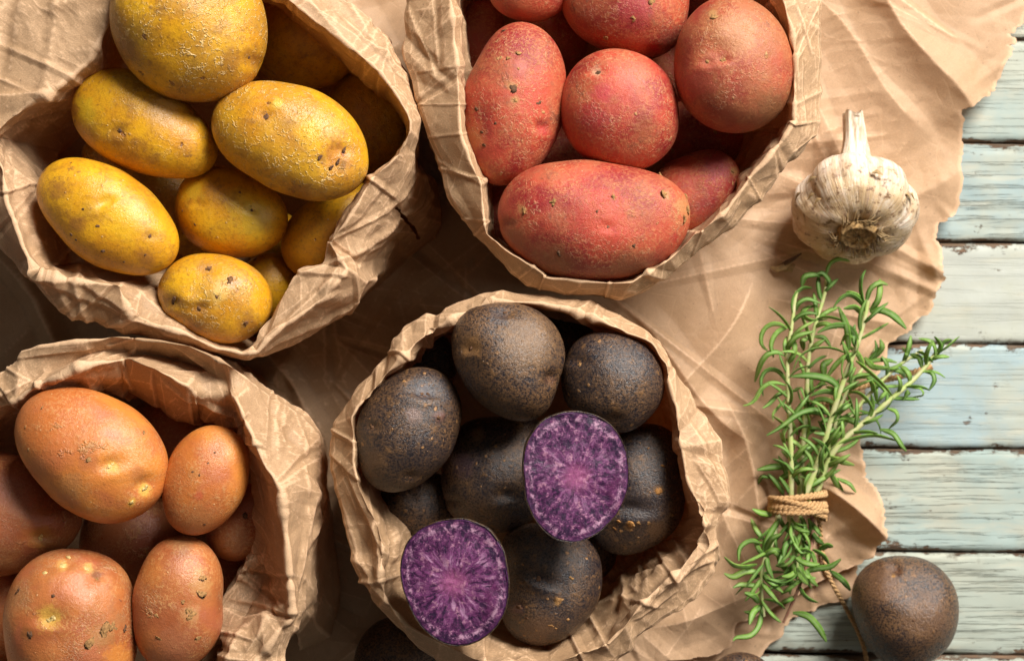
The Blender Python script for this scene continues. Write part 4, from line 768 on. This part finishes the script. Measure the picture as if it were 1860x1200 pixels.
# --- purple halves: flesh face, dark cortex ring and skin shell
def half(pts, zf, tilt_dir, tilt, label, seed):
    c, rf = outline_fn(pts, zf)
    root = empty('halved_potato', (c[0], c[1], zf)); root.rotation_euler = Euler((0, 0, 0))
    ax = Vector((-math.sin(R(tilt_dir)), math.cos(R(tilt_dir)), 0)); root.rotation_mode = 'QUATERNION'
    from mathutils import Quaternion
    root.rotation_quaternion = Quaternion(ax, R(tilt))
    nu = 160; u = np.linspace(-np.pi, np.pi, nu, endpoint=False)
    jit = 1+.008*vnoise(np.stack([np.cos(u)*2, np.sin(u)*2, u*0+seed], 1), .35, seed)
    rad = rf(u)*jit
    hz = rad.mean()*.80
    def ringsurf(rs, zs, name, mat, flip=False):
        V = []
        for k, (a, z) in enumerate(zip(rs, zs)): V.append(np.stack([rad*a*np.cos(u), rad*a*np.sin(u), np.full(nu, z)], 1))
        V = np.stack(V, 1)
        P = V.reshape(-1, 3)
        return V
    a = np.linspace(0, .962, 30); V = ringsurf(a, .0006*(1-a**2)+.0003, '', None); P = V.reshape(-1, 3)
    P[:, 2] += .0007*vnoise(P, .009, seed)+.00018*vnoise(P, .0014, seed+3)
    half_al = .45 if seed == 5 else .95; fm = mesh('flesh', P, grid_faces(nu, 30, cu=True), FLESH); at = fm.attributes.new('rho', 'FLOAT', 'POINT'); at.data.foreach_set('value', np.tile(a, nu).astype(np.float32)); fo = obj('flesh', fm, root); fo.color = (1, 1, 1, half_al)
    a = np.array([.958, .966, .976, .984]); V = ringsurf(a, [-.0002, .0005, .0002, -.0006], '', None)
    V[..., 2] += .0003*vnoise(V.reshape(-1, 3), .003, seed+5).reshape(V.shape[:2])
    obj('cortex', mesh('cortex', V.reshape(-1, 3), grid_faces(nu, 4, cu=True), CORTEX), root)
    t = np.linspace(0, np.pi/2, 26)
    rs = np.r_[.978, .982, .990, np.cos(t)**.9*1.0]; zs = np.r_[-.002, .0004, .0006, -np.sin(t)*hz]
    V = ringsurf(rs, zs, '', None)
    V[..., 2] += .0003*vnoise(V.reshape(-1, 3), .004, seed+9).reshape(V.shape[:2])
    P = V.reshape(-1, 3)
    o = obj('skin', mesh('skin', P, grid_faces(nu, len(rs), cu=True), BLK), root); o.color = (1, 1, 1, .9)
    tag(root, label, 'potato half', 'purple-fleshed potato halves')
half([(950, 860), (955, 800), (985, 760), (1035, 745), (1085, 753), (1125, 790), (1143, 850), (1136, 910), (1100, 960), (1050, 987), (1010, 980), (970, 940), (952, 895)], .150, -30, 10, 'upper purple potato half with a pinkish centre, lying on the black-skinned potatoes', 5)
half([(726, 1040), (735, 990), (770, 955), (820, 941), (870, 946), (905, 975), (923, 1030), (922, 1090), (900, 1140), (860, 1168), (820, 1174), (770, 1145), (740, 1095)], .146, 200, 8, 'lower purple potato half with radiating violet streaks, leaning on the bag rim', 8)

# ------------------------------------------------------------------ garlic
def mat_garlic():
    m = NT('garlic_skin'); v = m.coord(off=False)
    sx = m.n('SeparateXYZ', i={0: v}); x, y, z = sx.outputs
    r = m.math('SQRT', m.math('ADD', m.math('MULTIPLY', x, x), m.math('MULTIPLY', y, y)))
    k = m.math('ADD', r, .001)
    pv = m.n('CombineXYZ', i={0: m.math('MULTIPLY', m.math('DIVIDE', x, k), 6.0), 1: m.math('MULTIPLY', m.math('DIVIDE', y, k), 6.0), 2: m.math('MULTIPLY', z, 18.0)}).outputs[0]
    st = m.noise(m.warp(pv, .7, .5), 2.2, 5, .65); st2 = m.noise(pv, 5.5, 3, .6)
    c = m.mix(m.ramp(st, .38, .62), (.84, .74, .62), (.66, .50, .36))
    c = m.mix(m.ramp(st2, .56, .70, 0, .55), c, (.48, .32, .22))
    c = m.mix(m.ramp(m.noise(v, 40, 2), .55, .7, 0, .35), c, (.55, .38, .42))
    low = m.ramp(z, .006, -.014)
    c = m.mix(m.math('MULTIPLY', low, m.ramp(m.noise(m.warp(v, 80, .01), 90, 5, .7), .30, .56, 0, .8)), c, (.50, .33, .15))
    c = m.mix(m.math('MULTIPLY', m.ramp(z, .006, -.012), m.ramp(m.noise(m.warp(v, 90, .016), 60, 5, .75), .53, .64, 0, .85)), c, (.20, .11, .055))
    c = m.mix(m.math('MULTIPLY', m.ramp(z, .012, -.010), m.ramp(m.noise(v, 260, 5, .7), .54, .64)), c, (.20, .11, .055))
    c = m.mix(m.math('MULTIPLY', m.ramp(st2, .47, .36, 0, .6), m.ramp(m.noise(v, 45, 3), .36, .5)), c, (.40, .24, .13))
    c = m.mix(m.math('MULTIPLY', m.ramp(st, .55, .70, 0, .5), m.ramp(m.noise(v, 60, 2), .45, .6)), c, (.40, .26, .30))
    n1 = m.bump(st, .7, .0014); n2 = m.bump(m.noise(v, 500, 3), .2, .0003, n1)
    return m.bsdf(c, .42, n2, .5, sss=.06)
GAR = mat_garlic()
ROOT = simple('dry_garlic_root_plate', (.46, .28, .11), .9, .6, 500, .9, .001)
HUSK = simple('dry_brown_husk', (.50, .34, .16), .7, .45, 260, .5, .0008, trans=(.15, (.7, .4, .15)))
DARKH = simple('dark_dry_husk', (.10, .055, .03), .85, .5, 500, .6, .0008)
zc = .030
cg = W(1552, 376, zc)
gar = empty('garlic_bulb', tuple(cg)); gar.rotation_euler = (R(-134), 0, R(2))     # local -z is the root end, turned up towards the viewer
# local axis: +z neck. rotate so the neck points to the top of the picture and down, the root end to the viewer
gar.rotation_euler = (R(-134), 0, R(-3))
nu, nv = 220, 90
u = np.linspace(0, 2*np.pi, nu, endpoint=False); t = np.linspace(0, 1, nv)
prof_t = [0, .04, .10, .22, .40, .56, .70, .82, .90, .96, 1.0]
prof_r = [.0050, .0105, .0170, .0245, .0290, .0285, .0240, .0165, .0105, .0078, .0070]
prof_z = [-.0168, -.0190, -.0185, -.0140, -.0050, .0045, .0120, .0180, .0220, .0265, .0310]
rr = np.interp(t, prof_t, prof_r); zz = np.interp(t, prof_t, prof_z)
for _ in range(12):
    rr[1:-1] = .25*rr[:-2]+.5*rr[1:-1]+.25*rr[2:]; zz[1:-1] = .25*zz[:-2]+.5*zz[1:-1]+.25*zz[2:]
U, TT = np.meshgrid(u, t, indexing='ij')
rng = np.random.RandomState(4); ca = np.sort(np.arange(9)*2*np.pi/9+rng.uniform(-.16, .16, 9))
dd = np.min(np.abs((U[..., None]+.25*np.sin(TT[..., None]*3)-ca+np.pi) % (2*np.pi)-np.pi), -1)
lob = np.cos(np.clip(dd/.36, 0, 1)*np.pi/2)**.7
body = np.sin(np.clip(TT, 0, .9)/.9*np.pi)**.8
rad = rr[None]*(1+body*(.12*lob-.07))
P0 = np.stack([np.cos(U)*3, np.sin(U)*3, TT*.6], -1).reshape(-1, 3)
rad = rad*(1+.012*vnoise(P0, .22, 3).reshape(U.shape)*body+.02*vnoise(P0, 1.2, 8).reshape(U.shape))
Pg = np.stack([rad*np.cos(U)*1.0, rad*np.sin(U)*.97, np.broadcast_to(zz, U.shape)+.002*(lob-.5)*np.clip(1-TT*5, 0, 1)], -1)
obj('bulb', mesh('bulb', Pg.reshape(-1, 3), grid_faces(nu, nv, cu=True), GAR), gar)
# root plate with a ragged collar
n = 40; uu = np.linspace(0, 2*np.pi, n, endpoint=False); rp = []
for a_, z_ in ((0, -.0204), (.35, -.0206), (.6, -.0203), (.8, -.0206), (.92, -.0216), (1.0, -.0205), (1.12, -.0180)):
    jr = 1+.10*vnoise(np.stack([np.cos(uu)*2, np.sin(uu)*2, uu*0+a_], 1), .5, 12)
    rp.append(np.stack([.0088*a_*jr*np.cos(uu), .0070*a_*jr*np.sin(uu), z_+.0009*vnoise(np.stack([np.cos(uu)*3, np.sin(uu)*3, uu*0+a_*4], 1), .4, 13)], 1))
rp = np.stack(rp, 1)
obj('root_plate', mesh('root_plate', rp.reshape(-1, 3), grid_faces(n, 7, cu=True), ROOT), gar)
def tube(pts, radii, k=6, flat=1.0, seed=None, ups=None):
    P = np.array(pts, float); n = len(P); T_ = np.gradient(P, axis=0); T_ /= np.linalg.norm(T_, axis=1)[:, None]+1e-12
    up = np.array([0, 0, 1.0]) if ups is None else np.array(ups, float)
    V = []
    for i_ in range(n):
        s_ = np.cross(T_[i_], up); l_ = np.linalg.norm(s_)
        s_ = s_/l_ if l_ > 1e-6 else np.array([1., 0, 0]); b_ = np.cross(s_, T_[i_])
        for j_ in range(k):
            a_ = 2*np.pi*j_/k; V.append(P[i_]+radii[i_]*(s_*np.cos(a_)+b_*np.sin(a_)*flat))
    return np.array(V), grid_faces(n, k, cv=True)
def merge(parts):
    V = []; F = []; o_ = 0
    for v_, f_ in parts: V.append(v_); F.append(f_+o_); o_ += len(v_)
    return np.vstack(V), np.vstack(F)
ps = []
for k in range(46):
    a_ = rng.uniform(0, 2*np.pi); r0 = rng.uniform(.0075, .0095); L = rng.uniform(.003, .008); a2 = a_+rng.uniform(-.5, .5)
    p0 = np.array([r0*np.cos(a_), r0*.85*np.sin(a_), -.0185]); p1 = np.array([(r0+L*.5)*np.cos(a2), (r0+L*.5)*np.sin(a2), -.0215-rng.uniform(-.001, .001)]); p2 = np.array([(r0+L)*np.cos(a2+.15), (r0+L)*np.sin(a2+.15), -.0185])
    ps.append(tube([p0, p1, p2], [.0004, .00035, .0001], 4))
v_, f_ = merge(ps); ro = obj('roots', mesh('roots', v_, f_, HUSK), gar); ro['kind'] = 'stuff'
# neck and dry stalk, bending over to lie above the paper: built in world space under the bulb
inv = gar.matrix_basis.inverted()
def wl(p): return np.array(inv@Vector(p))
ctr = [gar.matrix_basis@Vector((0, 0, .017)), None]
n0 = np.array(gar.matrix_basis@Vector((0, 0, .018)))
stalk_px = [(1553, 318, .032), (1553, 300, .030), (1553, 284, .028), (1553, 262, .027), (1552, 240, .027), (1550, 218, .028), (1549, 203, .029)]
sp_ = np.array([W(*q) for q in stalk_px]); sp_ = resample(sp_, 40)
rd = np.interp(np.linspace(0, 1, 40), [0, .2, .35, .6, .9, 1], [.0135, .0088, .0066, .0052, .0046, .0043])
V = []
for i_ in range(40):
    for j_ in range(48):
        a_ = 2*np.pi*j_/48; q = rd[i_]*(1+.10*math.cos(a_*5+i_*.04)+.06*math.cos(a_*11+2))
        V.append(sp_[i_]+np.array([q*math.cos(a_), 0, q*.75*math.sin(a_)])+np.array([0, .0009*math.sin(a_*3+1)*(i_ > 36), 0]))
V = np.vstack([[wl(p) for p in V], [wl(sp_[-1]-np.array([0, .0015, 0]))]])
fs = [tuple(q) for q in grid_faces(40, 48, cv=True)]+[(39*48+j_, 39*48+(j_+1) % 48, len(V)-1) for j_ in range(48)]
def mat_stalk():
    m = NT('dry_garlic_stalk'); v = m.coord(world=True)
    s_ = m.n('VectorMath', operation='MULTIPLY', i={0: v, 1: (1., .10, 1.)}).outputs[0]
    a = m.noise(s_, 900, 4, .6)
    c = m.mix(m.ramp(a, .38, .62), (.80, .72, .60), (.56, .43, .30))
    c = m.mix(m.ramp(m.noise(s_, 350, 3), .56, .68, 0, .5), c, (.50, .28, .30))
    return m.bsdf(c, .5, m.bump(a, .5, .0006), .4, sss=.1)
obj('stalk', mesh('stalk', V, fs, mat_stalk()), gar)
# loose skin flap on the shoulder
for k in range(7):
    a_ = R(-90+rng.uniform(-75, 75)); z_ = rng.uniform(-.015, -.004)
    r0 = np.interp(z_, prof_z[1:], prof_r[1:])*1.02
    pts = [(r0*math.cos(a_+d_), r0*math.sin(a_+d_), z_+zz_) for d_, zz_ in ((-.09, 0), (0, .0015), (.1, 0))]
    v_, f_ = tube(pts, [.0003, .0016, .0002], 5, .3, ups=(math.cos(a_), math.sin(a_), 0)); obj('skin_flake', mesh('skin_flake', v_+np.array([math.cos(a_), math.sin(a_), 0])*.0006, f_, HUSK), gar)
tag(gar, 'whole garlic bulb with dry stalk lying on the kraft paper, root end facing up', 'garlic')
fk = empty('garlic_husk', tuple(W(1425, 480, .012)))
def husk(pts, rd_, mat, flat=.12):
    v_, f_ = tube([W(x, y, z)-np.array(fk.location) for x, y, z in pts], rd_, 7, flat); obj('husk_strip', mesh('husk_strip', v_, f_, mat), fk)
husk([(1400, 486, .011), (1412, 489, .013), (1426, 484, .015), (1438, 474, .014)], [.0006, .0016, .0018, .0004], HUSK)
husk([(1414, 484, .012), (1430, 476, .017), (1444, 468, .021), (1456, 460, .022)], [.0005, .0012, .0009, .0003], DARKH)
husk([(1420, 490, .012), (1436, 487, .014), (1443, 480, .012)], [.0008, .0020, .0006], HUSK)
tag(fk, 'torn scrap of dry brown garlic husk on the paper left of the bulb', 'garlic husk')

# ------------------------------------------------------------------ rosemary bundle
def mat_leaf():
    m = NT('rosemary_leaf'); v = m.coord(world=True)
    rnd = m.n('ObjectInfo').outputs['Random']
    c = m.mix(rnd, (.075, .20, .018), (.21, .39, .05))
    a = m.noise(v, 500, 3); c = m.mix(m.ramp(a, .4, .7, 0, .5), c, (.04, .11, .015))
    c = m.mix(m.ramp(m.noise(v, 60, 2), .55, .7, 0, .5), c, (.30, .40, .08))
    ed = m.n('Attribute', attribute_name='mid').outputs['Fac']
    c = m.mix(m.math('MULTIPLY', ed, .5), c, (.42, .56, .25))
    return m.bsdf(c, .55, m.bump(a, .35, .0005), .3, trans=(.22, (.26, .46, .05)))
def mat_stem(nm, c1, c2):
    m = NT(nm); v = m.coord(world=True); a = m.noise(v, 220, 3)
    return m.bsdf(m.mix(m.ramp(a, .35, .65), c1, c2), .5, m.bump(a, .3, .0004), .4)
LEAF = mat_leaf(); STEM = mat_stem('rosemary_green_stem', (.42, .50, .16), (.52, .50, .26)); STEMR = mat_stem('rosemary_woody_stem', (.26, .11, .07), (.34, .18, .11))
bun = empty('rosemary_bundle', tuple(W(1448, 918, .012)))
BL = np.array(bun.location)
def Z8(x, y): return (1320+x/3.157, 440+y/3.157)
def Z7(x, y): return (1300+x/2.858, 780+y/2.858)
stems = {  # pixel paths with heights
 'a': ([(1437, 900, .022), (1437, 820, .024), (1431, 709, .026), (1429, 646, .027), (1437, 598, .027), (1442, 567, .026), (1442, 545, .026), (1447, 528, .026)], .0013, STEM),
 'b': ([(1452, 900, .018), (1459, 804, .020), (1466, 709, .022), (1466, 662, .024), (1478, 598, .024), (1491, 557, .022), (1502, 522, .022), (1502, 500, .022)], .0013, STEM),
 'c': ([(1462, 900, .026), (1494, 817, .028), (1510, 757, .030), (1526, 709, .032), (1542, 662, .033), (1558, 627, .034), (1567, 592, .034), (1573, 570, .034), (1577, 545, .034)], .0015, STEM),
 'd': ([(1470, 900, .020), (1512, 800, .024), (1523, 741, .026), (1539, 709, .026), (1562, 676, .025), (1580, 650, .024), (1592, 630, .022)], .0011, STEM),
 'e': ([(1480, 900, .022), (1510, 822, .026), (1545, 785, .028), (1583, 757, .028), (1605, 735, .028), (1637, 709, .028), (1672, 678, .026), (1691, 652, .026), (1708, 632, .024)], .0015, STEM),
 'f': ([(1484, 900, .016), (1520, 790, .018), (1554, 744, .020), (1583, 712, .020), (1605, 687, .019), (1637, 659, .017), (1659, 646, .016), (1675, 636, .016)], .0011, STEM),
 'g': ([(1426, 900, .014), (1440, 830, .016), (1455, 770, .017), (1478, 720, .017), (1490, 680, .016)], .0010, STEMR),
 'h': ([(1418, 920, .020), (1412, 945, .024), (1405, 976, .026), (1384, 1030, .026), (1382, 1077, .024), (1387, 1118, .020)], .0013, STEM),
 'i': ([(1434, 925, .024), (1436, 945, .026), (1440, 990, .028), (1450, 1046, .026)], .0015, STEM),
 'j': ([(1474, 930, .016), (1476, 983, .018), (1468, 1018, .020), (1450, 1070, .018), (1423, 1130, .012)], .0010, STEMR),
 'k': ([(1455, 925, .018), (1452, 960, .02), (1460, 1000, .02), (1440, 1040, .018), (1425, 1060, .018)], .0010, STEM)}
stem_obj = {}; stem_pts = {}
for nm, (pp, r_, mt) in stems.items():
    w_ = resample([W(*q) for q in pp], 26)
    for _ in range(2): w_[1:-1] = .25*w_[:-2]+.5*w_[1:-1]+.25*w_[2:]
    rad_ = r_*np.linspace(1.0, .62, 26)*(1+.12*np.abs(np.sin(np.arange(26)*1.2)))
    v_, f_ = tube(w_-BL, rad_, 8)
    stem_obj[nm] = obj('stem', mesh('stem', v_, f_, mt), bun); stem_pts[nm] = w_
allp = np.vstack([stem_pts[k] for k in stem_pts]); alln = sum([[k]*26 for k in stem_pts], [])
nleaf = 0
def leaf(pts, wpx=9.0, dz=None, seed=0):
    """pts: pixel path of one leaf from stem to tip (height optional); curled ribbon with rolled-under edges"""
    global nleaf
    rs = random.Random(seed*31+7)
    P = []
    n = len(pts)
    w0 = W(pts[0][0], pts[0][1], .024)
    j = np.argmin(np.linalg.norm(allp[:, :2]-w0[:2], axis=1)); zs = allp[j, 2]; par = stem_obj[alln[j]]
    up = rs.uniform(.002, .009) if dz is None else dz; end = rs.uniform(-.010, .004)
    for i_, q in enumerate(pts):
        t_ = i_/(n-1); z = max(.011, zs+up*math.sin(t_*2.2)+end*t_*t_)
        P.append(W(q[0], q[1], z))
    w_ = resample(P, 13)
    for _ in range(3): w_[1:-1] = .25*w_[:-2]+.5*w_[1:-1]+.25*w_[2:]
    hw = wpx*.50*PIC_W/1860
    T_ = np.gradient(w_, axis=0); T_ /= np.linalg.norm(T_, axis=1)[:, None]
    roll = rs.uniform(-1.15, 1.15)
    V = []; M = []
    for i_ in range(13):
        t_ = i_/12; wd = hw*min(1, .35+t_*3.2)*(1 if t_ < .6 else math.cos((t_-.6)/.4*1.35))+.00008
        s_ = np.cross(T_[i_], [0, 0, 1.0]); s_ /= np.linalg.norm(s_)+1e-9; b_ = np.cross(s_, T_[i_])
        cr, sr = math.cos(roll), math.sin(roll); s2 = s_*cr+b_*sr; b2 = -s_*sr+b_*cr
        for (a_, h_, md) in ((-1, -.20, .25), (-.55, .06, 0.), (0, -.07, 1.), (.55, .06, 0.), (1, -.20, .25), (0, -.12, .9)):
            V.append(w_[i_]+s2*wd*a_+b2*wd*h_); M.append(md)
    me = mesh('leaf', np.array(V)-BL, grid_faces(13, 6, cv=True), LEAF)
    at = me.attributes.new('mid', 'FLOAT', 'POINT'); at.data.foreach_set('value', np.array(M, np.float32))
    obj('leaf', me, par); nleaf += 1
L8 = [[(345, 490), (290, 455), (220, 480), (190, 540), (200, 600), (235, 620)], [(350, 490), (290, 510), (250, 580), (270, 660)], [(335, 650), (290, 615), (230, 630), (190, 690), (160, 800)], [(340, 800), (300, 730), (230, 720), (190, 780), (210, 880)],
 [(345, 820), (270, 790), (200, 820), (150, 930), (95, 935)], [(345, 850), (290, 870), (240, 930), (205, 950)], [(350, 630), (350, 590), (400, 530), (500, 510)], [(385, 420), (375, 330), (430, 260), (490, 265)], [(400, 390), (400, 350), (460, 315), (540, 350)],
 [(520, 360), (440, 370), (415, 410), (480, 460), (580, 440)], [(570, 260), (600, 230), (550, 165), (500, 190)], [(570, 200), (590, 120), (650, 90), (705, 110)], [(430, 250), (440, 190), (500, 180), (550, 190)], [(500, 450), (560, 425), (640, 440), (700, 470)],
 [(750, 590), (740, 520), (680, 470), (590, 480), (520, 520)], [(690, 640), (600, 600), (480, 610), (400, 660), (380, 740)], [(740, 630), (690, 640), (620, 700), (570, 780)], [(650, 860), (630, 800), (550, 770), (450, 760), (370, 770)],
 [(605, 1020), (600, 970), (500, 950), (400, 980), (320, 1060), (230, 1105)], [(660, 900), (640, 870), (560, 850), (480, 880)], [(690, 860), (760, 860), (820, 920), (840, 970)], [(690, 800), (780, 750), (860, 780), (920, 860), (960, 890)], [(740, 680), (800, 730), (880, 800), (950, 880)],
 [(780, 360), (750, 300), (690, 290), (690, 300)], [(790, 400), (760, 260), (770, 190), (795, 160)], [(800, 350), (820, 260), (880, 225), (925, 245)], [(820, 390), (870, 340), (880, 270), (878, 210)], [(820, 400), (870, 380), (950, 410), (1000, 460), (1030, 495)],
 [(790, 380), (760, 330), (700, 290), (640, 330), (610, 380)], [(780, 420), (740, 370), (670, 380)], [(1130, 740), (1180, 740), (1200, 790), (1160, 850)], [(1050, 830), (1120, 830), (1140, 880), (1060, 890)], [(920, 950), (980, 960), (990, 1020), (930, 1070)],
 [(880, 1070), (960, 1090), (1000, 1160), (1030, 1195)], [(740, 960), (820, 970), (880, 1040), (885, 1100)], [(1200, 660), (1200, 600), (1170, 560), (1100, 550)], [(1200, 650), (1230, 590), (1190, 540)], [(1210, 640), (1270, 600), (1335, 540)], [(1120, 720), (1110, 660), (1050, 640)],
 [(1000, 690), (960, 720), (850, 720)], [(1010, 680), (1040, 640), (1010, 600)], [(800, 700), (870, 620), (850, 560)], [(840, 670), (900, 600), (880, 555)], [(600, 1190), (700, 1130), (850, 1100), (980, 1140)], [(700, 620), (690, 480), (640, 370)], [(740, 560), (690, 510), (650, 590)],
 [(790, 660), (840, 720), (930, 720)], [(370, 850), (430, 830), (450, 900)], [(340, 900), (260, 990), (270, 1020)], [(350, 1040), (315, 1100), (330, 1160)], [(500, 540), (560, 540), (600, 600)], [(480, 540), (430, 560), (440, 620)], [(560, 770), (550, 700), (610, 670)], [(680, 900), (720, 960), (770, 1025)], [(860, 800), (850, 850), (860, 920)],
 [(930, 840), (890, 880), (860, 920)], [(1180, 690), (1130, 640), (1090, 630)], [(1230, 620), (1250, 570), (1290, 560)], [(1020, 880), (1050, 850), (1010, 910)], [(640, 960), (600, 1010), (540, 1030)], [(630, 1060), (560, 1100), (500, 1090)], [(650, 1000), (740, 1030), (760, 1060)]]
L7 = [[(300, 250), (240, 235), (210, 290)], [(320, 265), (380, 230), (455, 240)], [(390, 190), (300, 190), (215, 208)], [(450, 290), (480, 370), (515, 425)], [(590, 220), (640, 300), (670, 365)], [(630, 250), (700, 280), (730, 325)], [(580, 140), (660, 170), (720, 185)],
 [(290, 440), (230, 430), (190, 410)], [(250, 570), (210, 520), (185, 460)], [(245, 640), (270, 560), (330, 460)], [(235, 590), (180, 570), (120, 610), (120, 680)], [(215, 700), (160, 715), (90, 710), (45, 660)], [(220, 735), (150, 730), (90, 770), (45, 745)], [(360, 740), (260, 740), (180, 780), (105, 855)],
 [(420, 700), (410, 760), (340, 790), (270, 770)], [(430, 790), (400, 790), (330, 800), (270, 830)], [(240, 660), (300, 620), (380, 650)], [(320, 630), (340, 700), (390, 750)], [(400, 480), (390, 540), (410, 590)], [(455, 740), (520, 720), (600, 715), (650, 670)], [(500, 620), (560, 650), (590, 705)],
 [(590, 730), (660, 780), (700, 835)], [(400, 950), (480, 960), (540, 1030), (575, 1100)], [(240, 920), (230, 1020), (180, 1080), (85, 1070), (90, 1095)], [(225, 900), (200, 860), (150, 845)], [(250, 880), (310, 890), (360, 930)], [(330, 900), (380, 880), (420, 860)], [(235, 910), (190, 950), (175, 1010)], [(230, 810), (120, 800), (90, 820)],
 [(540, 625), (580, 600), (610, 605)], [(480, 460), (500, 500), (490, 570)], [(430, 470), (470, 520), (450, 600)], [(250, 640), (290, 560), (340, 540)], [(420, 640), (460, 620), (500, 640)], [(420, 560), (360, 600), (350, 680)], [(250, 660), (220, 620), (200, 560)], [(430, 700), (470, 760), (520, 770)], [(250, 760), (300, 800), (350, 790)]]
for k, q in enumerate(L8): leaf([Z8(*p) for p in q], 8.5+(k*37 % 5)*.9, None, k)
for k, q in enumerate(L7): leaf([Z7(*p) for p in q], 8.5+(k*37 % 5)*.9, None, 200+k)
# fill of shorter leaves along the stems, densest towards the tie
rs = random.Random(99)
def auto(nm, t0, t1, cnt, ln):
    w_ = stem_pts[nm]
    for k in range(cnt):
        t_ = t0+(t1-t0)*(k+rs.random()*.6)/cnt; i_ = min(24, max(0, int(t_*25))); p = w_[i_]; d = w_[i_+1]-w_[i_]; d /= np.linalg.norm(d)
        kk = PIC_W/1860*(CAM_H-p[2])/CAM_H; px, py = 930+p[0]/kk, 600-p[1]/kk
        a0 = math.atan2(-d[1], d[0]); side = 1 if k % 2 else -1; L_ = ln*rs.uniform(.7, 1.25)
        a_ = a0+side*rs.uniform(.35, .8); pts = [(px, py)]; cv = side*rs.uniform(-.05, .45)
        if rs.random() < .25: cv = -cv
        for s_ in range(4):
            px += L_/4*math.cos(a_); py += L_/4*math.sin(a_); pts.append((px, py)); a_ += cv
        leaf(pts, rs.uniform(6.5, 9.5), None, 400+nleaf)
auto('a', .02, .9, 18, 50); auto('b', .02, .98, 20, 50); auto('c', .02, .95, 20, 52); auto('d', .02, .95, 16, 46); auto('e', .02, .98, 20, 46); auto('f', .02, .98, 16, 42); auto('g', .02, .95, 16, 46)
auto('h', .1, .95, 14, 46); auto('i', .1, .95, 14, 46); auto('j', .05, .7, 9, 40); auto('k', .1, .98, 14, 42)
tag(bun, 'bundle of fresh green rosemary sprigs tied with jute twine, lying over the torn paper edge', 'rosemary')

# twine: wraps round the bundle (part), one loose end running under the potato, one strand under the sprigs
def mat_twine():
    m = NT('jute_twine'); v = m.coord(world=True)
    a = m.noise(v, 1600, 4, .7)
    c = m.mix(m.ramp(a, .35, .65), (.66, .42, .20), (.38, .21, .09))
    return m.bsdf(c, .8, m.bump(a, .7, .0006), .25)
TW = mat_twine()
def twine(pts, r_=.0011, n=None, name='twine', parent=None, org=None, fuzz=20, seed=0):
    w_ = np.array(pts, float); L = np.linalg.norm(np.diff(w_, axis=0), axis=1).sum(); n = n or int(L/.0008)+8
    w_ = resample(w_, n)
    for _ in range(6): w_[1:-1] = .25*w_[:-2]+.5*w_[1:-1]+.25*w_[2:]
    T_ = np.gradient(w_, axis=0); T_ /= np.linalg.norm(T_, axis=1)[:, None]+1e-12
    parts = []; s_ = np.cross(T_, [0.03, 0.02, 1.0]); s_ /= np.linalg.norm(s_, axis=1)[:, None]; b_ = np.cross(s_, T_)
    d = np.r_[0, np.cumsum(np.linalg.norm(np.diff(w_, axis=0), axis=1))]
    for k in range(2):                                    # two twisted plies
        ph = d/.0050*2*np.pi+k*np.pi
        q = w_+(s_*np.cos(ph)[:, None]+b_*np.sin(ph)[:, None])*r_*.52
        parts.append(tube(q, [r_*.62]*n, 6))
    rr_ = random.Random(seed)
    for k in range(fuzz):
        i_ = rr_.randrange(1, n-1); p = w_[i_]; e = np.array([rr_.uniform(-1, 1), rr_.uniform(-1, 1), rr_.uniform(0, 1)])*.0022
        parts.append(tube([p, p+e*.6+T_[i_]*.001, p+e+T_[i_]*.0022], [.00012, .0001, .00005], 3))
    v_, f_ = merge(parts)
    if org is not None: v_ = v_-org
    return obj(name, mesh(name, v_, f_, TW), parent)
wr = []
nt = 8; rw = random.Random(12); offs = [rw.uniform(-20, 20) for _ in range(nt+2)]; zz_ = [rw.uniform(-.0008, .0022) for _ in range(nt+2)]; til = [rw.uniform(-.16, .30) for _ in range(nt+2)]
for a_ in np.linspace(0, nt*2*np.pi, 380):
    q_ = a_/(2*np.pi); i_ = int(min(q_, nt)); f__ = q_-i_; f__ = f__*f__*(3-2*f__); mx = lambda L_: L_[i_]*(1-f__)+L_[i_+1]*f__
    x = 1449+(50+mx(zz_)*900)*math.cos(a_); z = .0205+(.0135+mx(zz_))*math.sin(a_); y = 920+mx(offs)+(x-1449)*mx(til)
    wr.append(W(x, y, z))
twine(wr, .0013, name='twine', parent=bun, org=BL, fuzz=60, seed=3)
lo = [W(*q) for q in [(1484, 930, .018), (1489, 950, .016), (1492, 985, .013), (1500, 1035, .011), (1515, 1065, .010), (1535, 1100, .006), (1556, 1140, .0035), (1570, 1175, .002), (1577, 1215, .002), (1580, 1260, .002)]]
tw = twine(lo, .0011, fuzz=40, seed=5, parent=bun, org=BL); tw['label'] = 'loose end of jute twine trailing down under the single potato'
up_ = [W(*q) for q in [(1462, 760, .013), (1504, 728, .014), (1554, 705, .015), (1605, 690, .013), (1640, 682, .010), (1672, 672, .009), (1692, 666, .008)]]
tw2 = twine(up_, .0015, fuzz=30, seed=6, parent=bun, org=BL)
print('leaves', nleaf)
